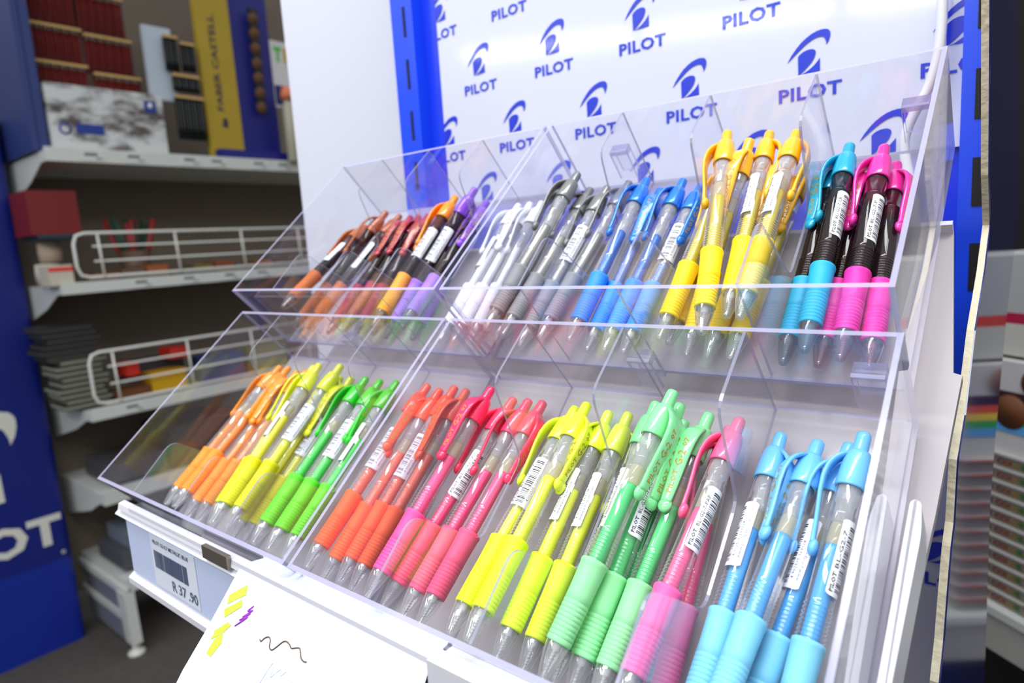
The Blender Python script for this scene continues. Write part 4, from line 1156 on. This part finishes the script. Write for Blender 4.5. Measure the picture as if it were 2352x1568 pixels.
for k, (y0, y1, z0, z1, col) in enumerate([(0.66, 0.86, 0.63, 0.70, (70, 68, 70)), (0.88, 1.2, 0.63, 0.78, (44, 38, 34)), (0.66, 0.92, 0.30, 0.36, (78, 80, 84)), (0.70, 0.84, 0.36, 0.42, (120, 126, 140)), (0.94, 1.3, 0.30, 0.44, (40, 36, 34))]):
    crate('storage_carton', (-2.3, y0, z0), (-2.06, y1, z1), mat('carton_s%d' % k, col, 0.6), ['flat grey carton on the fourth shelf', 'tall dark carton on the fourth shelf', 'flat grey carton on the bottom shelf', 'pale blue-grey carton stacked on the bottom shelf', 'dark carton further along the bottom shelf'][k], 'box')

# blue floor stand at the near end of that shelving
m_navy = mat('stand_blue', (8, 40, 150), 0.45, coat=0.2); m_navy2 = mat('stand_blue_band', (6, 28, 120), 0.45, coat=0.2); m_lt = mat('stand_letters', (226, 226, 214), 0.6)
XS = -2.300
st = empty('blue_floor_stand', (XS, 0.2, 0)); sc_ = st.location.copy(); SG = lambda x, y, z: tuple(Vector((x, y, z)) - sc_)
mb = MB()
poly = rounded([(XS - 0.45, -0.30), (XS, -0.30), (XS, 0.575), (XS - 0.45, 0.575)], [0, 0.02, 0.03, 0], 5)
mb.extrude(poly, 0.0, 0.335, lambda t, p, q: SG(p, q, t), 0, 0); part('stand_base', mb, m_navy, st)
mb = MB(); mb.extrude(poly, 0.335, 1.93, lambda t, p, q: SG(p, q, t), 0, 0); part('stand_body', mb, m_navy2, st)
mb = MB()
put_text(mb, fit_text('PILOT', 0.46, 0.115, bold=0.04, spacing=1.05), lambda a, b: SG(XS + 0.0015, 0.095 + a, 0.40 + b)); part('stand_lettering', mb, m_lt, st)
mb = MB()
for s in (LOGO_ARC, LOGO_LEAF, LOGO_FOOT):
    q = [SG(XS + 0.0015, 0.095 + a * 0.46, 0.40 + b * 0.50) for a, b in s]
    if s is LOGO_ARC:
        o_ = q[:15]; i_ = [q[0]] + q[:14:-1]
        def at(l, t):
            f_ = t * (len(l) - 1); k = min(int(f_), len(l) - 2); w = f_ - k
            return tuple(l[k][j] * (1 - w) + l[k + 1][j] * w for j in range(3))
        for k in range(14): mb.add([at(o_, k / 14), at(o_, (k + 1) / 14), at(i_, (k + 1) / 14), at(i_, k / 14)], [(0, 1, 2, 3)])
    else: mb.add(q, [list(range(len(q)))])
part('stand_emblem', mb, m_lt, st)
for y, z in ((0.552, 1.113), (0.545, 0.360)):
    mb = MB(); mb.lathe([(0.004, 0), (0.007, 0), (0.007, 0.002), (0.004, 0.002)], 14, fn=lambda a, b, q: SG(XS + 0.001 + q, y + a, z + b)); part('registered_mark', mb, m_lt, st)
tag(st, 'tall blue floor stand with big white lettering at the left edge', 'floor stand')

# thin cable hanging at the near end of the shelving
mb = MB(); mb.tube([(-2.36, 0.52, 2.4), (-2.36, 0.528, 2.0), (-2.355, 0.535, 1.8), (-2.35, 0.54, 1.66), (-2.345, 0.545, 1.56), (-2.34, 0.54, 1.45), (-2.34, 0.54, 1.36)], 0.006, 8)
tag(part('thin_cable', mb, mat('cord_white', (188, 184, 170), 0.5)), 'thin pale cord hanging beside the shelving upright', 'cord')

# ------------------------------------------------------------------ right: bent dark blue panel and colour pencil tins
mp_ = empty('bent_blue_panel', (0.505, 0.3, 1.15)); pc = mp_.location.copy(); PG = lambda x, y, z: tuple(Vector((x, y, z)) - pc)
m_nv = mat('dark_blue_laminate', (34, 40, 104), 0.08, spec=0.5)
EL = [(0.151, 1.10), (0.151, 1.198), (0.162, 1.212), (0.169, 1.231), (0.178, 1.250), (0.187, 1.258), (0.192, 1.287), (0.218, 1.302), (0.252, 1.339), (0.296, 1.367), (0.322, 1.392), (0.298, 1.420), (0.261, 1.503), (0.225, 1.60)]
ER = [(0.466, 0.90), (0.466, 1.008), (0.463, 1.049), (0.452, 1.096), (0.446, 1.138), (0.436, 1.180), (0.451, 1.200), (0.463, 1.225), (0.532, 1.302), (0.614, 1.358), (0.697, 1.396), (0.634, 1.453), (0.492, 1.555), (0.40, 1.62)]


def panel_mesh(x0, x1):
    mb = MB()
    for i in range(len(EL) - 1):
        mb.hexa([PG(x0, *EL[i]), PG(x1, *EL[i]), PG(x1, *ER[i]), PG(x0, *ER[i]), PG(x0, *EL[i + 1]), PG(x1, *EL[i + 1]), PG(x1, *ER[i + 1]), PG(x0, *ER[i + 1])])
    return mb


part('laminate_face', panel_mesh(0.5045, 0.5052), m_nv, mp_)
part('board_core', panel_mesh(0.5012, 0.5045), m_cream, mp_)
tag(mp_, 'dark blue laminated board with rough cream edge, bent, at the right', 'board')

# angled shelf behind it, carrying flat tins
DV = Vector((0.795, -0.606, 0)); NV = Vector((-0.606, -0.795, 0)); P0 = Vector((0.515, 0.935, 0))
def QG(s, t, z):            # s along the front, t depth behind the front, z height
    return tuple(P0 + DV * s - NV * t + Vector((0, 0, z)))
ANG = math.atan2(DV.y, DV.x)
r = empty('angled_shelf', QG(0.05, 0.1, 0.77)); c = r.location.copy()
G = lambda s, t, z: tuple(Vector(QG(s, t, z)) - c)
mb = MB(); mb.box((-0.35, -0.012, 0.770), (0.5, 0.30, 0.826), fn=G); part('shelf_board', mb, mat('shelf_grey_white', (176, 176, 164), 0.5), r)
mb = MB(); mb.box((-0.35, -0.016, 0.826), (0.5, 0.30, 0.838), fn=G); part('shelf_edge', mb, m_shelf, r)
mb = MB(); mb.box((-0.35, 0.30, 0.2), (0.5, 0.31, 1.8), fn=G); part('shelf_back', mb, mat('dark_back', (20, 16, 14), 0.9), r)
tag(r, 'pale shelf at the right carrying the flat colour pencil tins', 'shelf')
m_tin = mat('tin_grey', (142, 134, 116), 0.5); m_rim = mat('tin_rim', (206, 203, 194), 0.4)
cols = [(120, 40, 60)] * 4 + [(130, 30, 44)] * 3 + [(150, 110, 40), (70, 110, 50), (50, 110, 60), (40, 90, 60)]
letters = 'TURBO COLOR'
for k in range(11):
    z = 0.839 + k * 0.0205
    r = empty('flat_tin', QG(-0.045, 0.10, z)); c = r.location.copy()
    H_ = lambda s, t, q: tuple(Vector(QG(s, t, q)) - c)
    mb = MB(); mb.box((-0.175, 0.0, z), (0.06, 0.19, z + 0.0160), fn=H_); part('tin_body', mb, m_tin, r)
    mb = MB(); mb.box((-0.178, -0.002, z + 0.0162), (0.062, 0.19, z + 0.0200), fn=H_); lid = part('tin_lid', mb, m_rim, r)
    mb = MB(); mb.box((0.012 + 0.01 * (k % 3), -0.003, z + 0.0164), (0.06, -0.0015, z + 0.0190), fn=H_); part('orange_flash', mb, mat('flash_orange', (196, 84, 40), 0.5), lid)
    vs, fs = fit_text('TURBO COLOR', 0.092, 0.0080, bold=0.04)
    mb = MB()
    mats = []
    for cc in ((120, 34, 52), (140, 60, 36), (150, 120, 30), (50, 112, 50)): mats.append(mat('tc_%d' % cc[0], cc, 0.6))
    for f_ in fs:
        xm = sum(vs[i][0] for i in f_) / len(f_) / 0.092
        mb.add([H_(-0.085 + vs[i][0], -0.0012, z + 0.004 + vs[i][1]) for i in f_], [list(range(len(f_)))], 0 if xm < 0.62 else 1 if xm < 0.75 else 2 if xm < 0.88 else 3)
    part('tin_lettering', mb, mats, r)
    tag(r, 'flat grey tin lettered TURBO COLOR, %s' % ('bottom one of the stack' if k == 0 else 'topmost of the stack' if k == 10 else 'number %d from the bottom' % (k + 1)), 'tin', 'stack of flat colour tins')
zt = 0.839 + 11 * 0.0205
r = empty('rainbow_pack', QG(-0.04, 0.08, zt)); c = r.location.copy(); H_ = lambda s, t, q: tuple(Vector(QG(s, t, q)) - c)
mb = MB(); mb.box((-0.175, 0.004, zt), (0.06, 0.03, zt + 0.13), fn=H_); part('pack_body', mb, mat('pack_white', (206, 204, 198), 0.5), r)
for k, (cc, z0, z1) in enumerate([((60, 24, 30), 0.074, 0.088), ((226, 84, 20), 0.063, 0.074), ((240, 205, 30), 0.053, 0.063), ((50, 168, 60), 0.042, 0.053), ((90, 170, 226), 0.030, 0.042)]):
    mb = MB(); mb.box((-0.075, 0.0028, zt + z0), (0.06, 0.0042, zt + z1), fn=H_); part('rainbow_band', mb, mat('band%d' % k, cc, 0.5), r, ['dark band', 'orange band', 'yellow band', 'green band', 'light blue band'][k])
for s0, zz, rad in ((-0.025, 0.060, 0.024), (0.008, 0.155 - 0.05, 0.020)):
    mb = MB(); mb.lathe([(rad, 0), (rad, 0.002)], 24, fn=lambda a, b, q: H_(s0 + a, 0.0026 - q * 0.5, zt + zz + b), cap0=True, cap1=True); part('brown_disc', mb, mat('disc_brown', (110, 62, 26), 0.6), r)
tag(r, 'white pack with rainbow bands and a brown disc above the tins', 'pack')
z2 = zt + 0.135
for nm, s0, s1, a, b, cc, lb in (('pale_carton', -0.10, 0.10, z2, z2 + 0.045, (196, 196, 182), 'pale carton above the rainbow pack'), ('red_orange_carton', -0.175, -0.012, z2 + 0.045, z2 + 0.060, (176, 20, 60), 'crimson strip-like carton at the right edge'),
                                 ('orange_carton', -0.010, 0.10, z2 + 0.045, z2 + 0.060, (214, 70, 24), 'orange carton at the right edge'), ('grey_carton', -0.12, 0.10, z2 + 0.060, z2 + 0.14, (176, 178, 172), 'grey-white carton high at the right edge')):
    r = empty(nm, QG((s0 + s1) / 2, 0.06, a)); c = r.location.copy(); H_ = lambda s, t, q: tuple(Vector(QG(s, t, q)) - c)
    mb = MB(); mb.box((s0, 0.02, a), (s1, 0.14, b), fn=H_); part('body', mb, mat(nm, cc, 0.5), r)
    tag(r, lb, 'box')
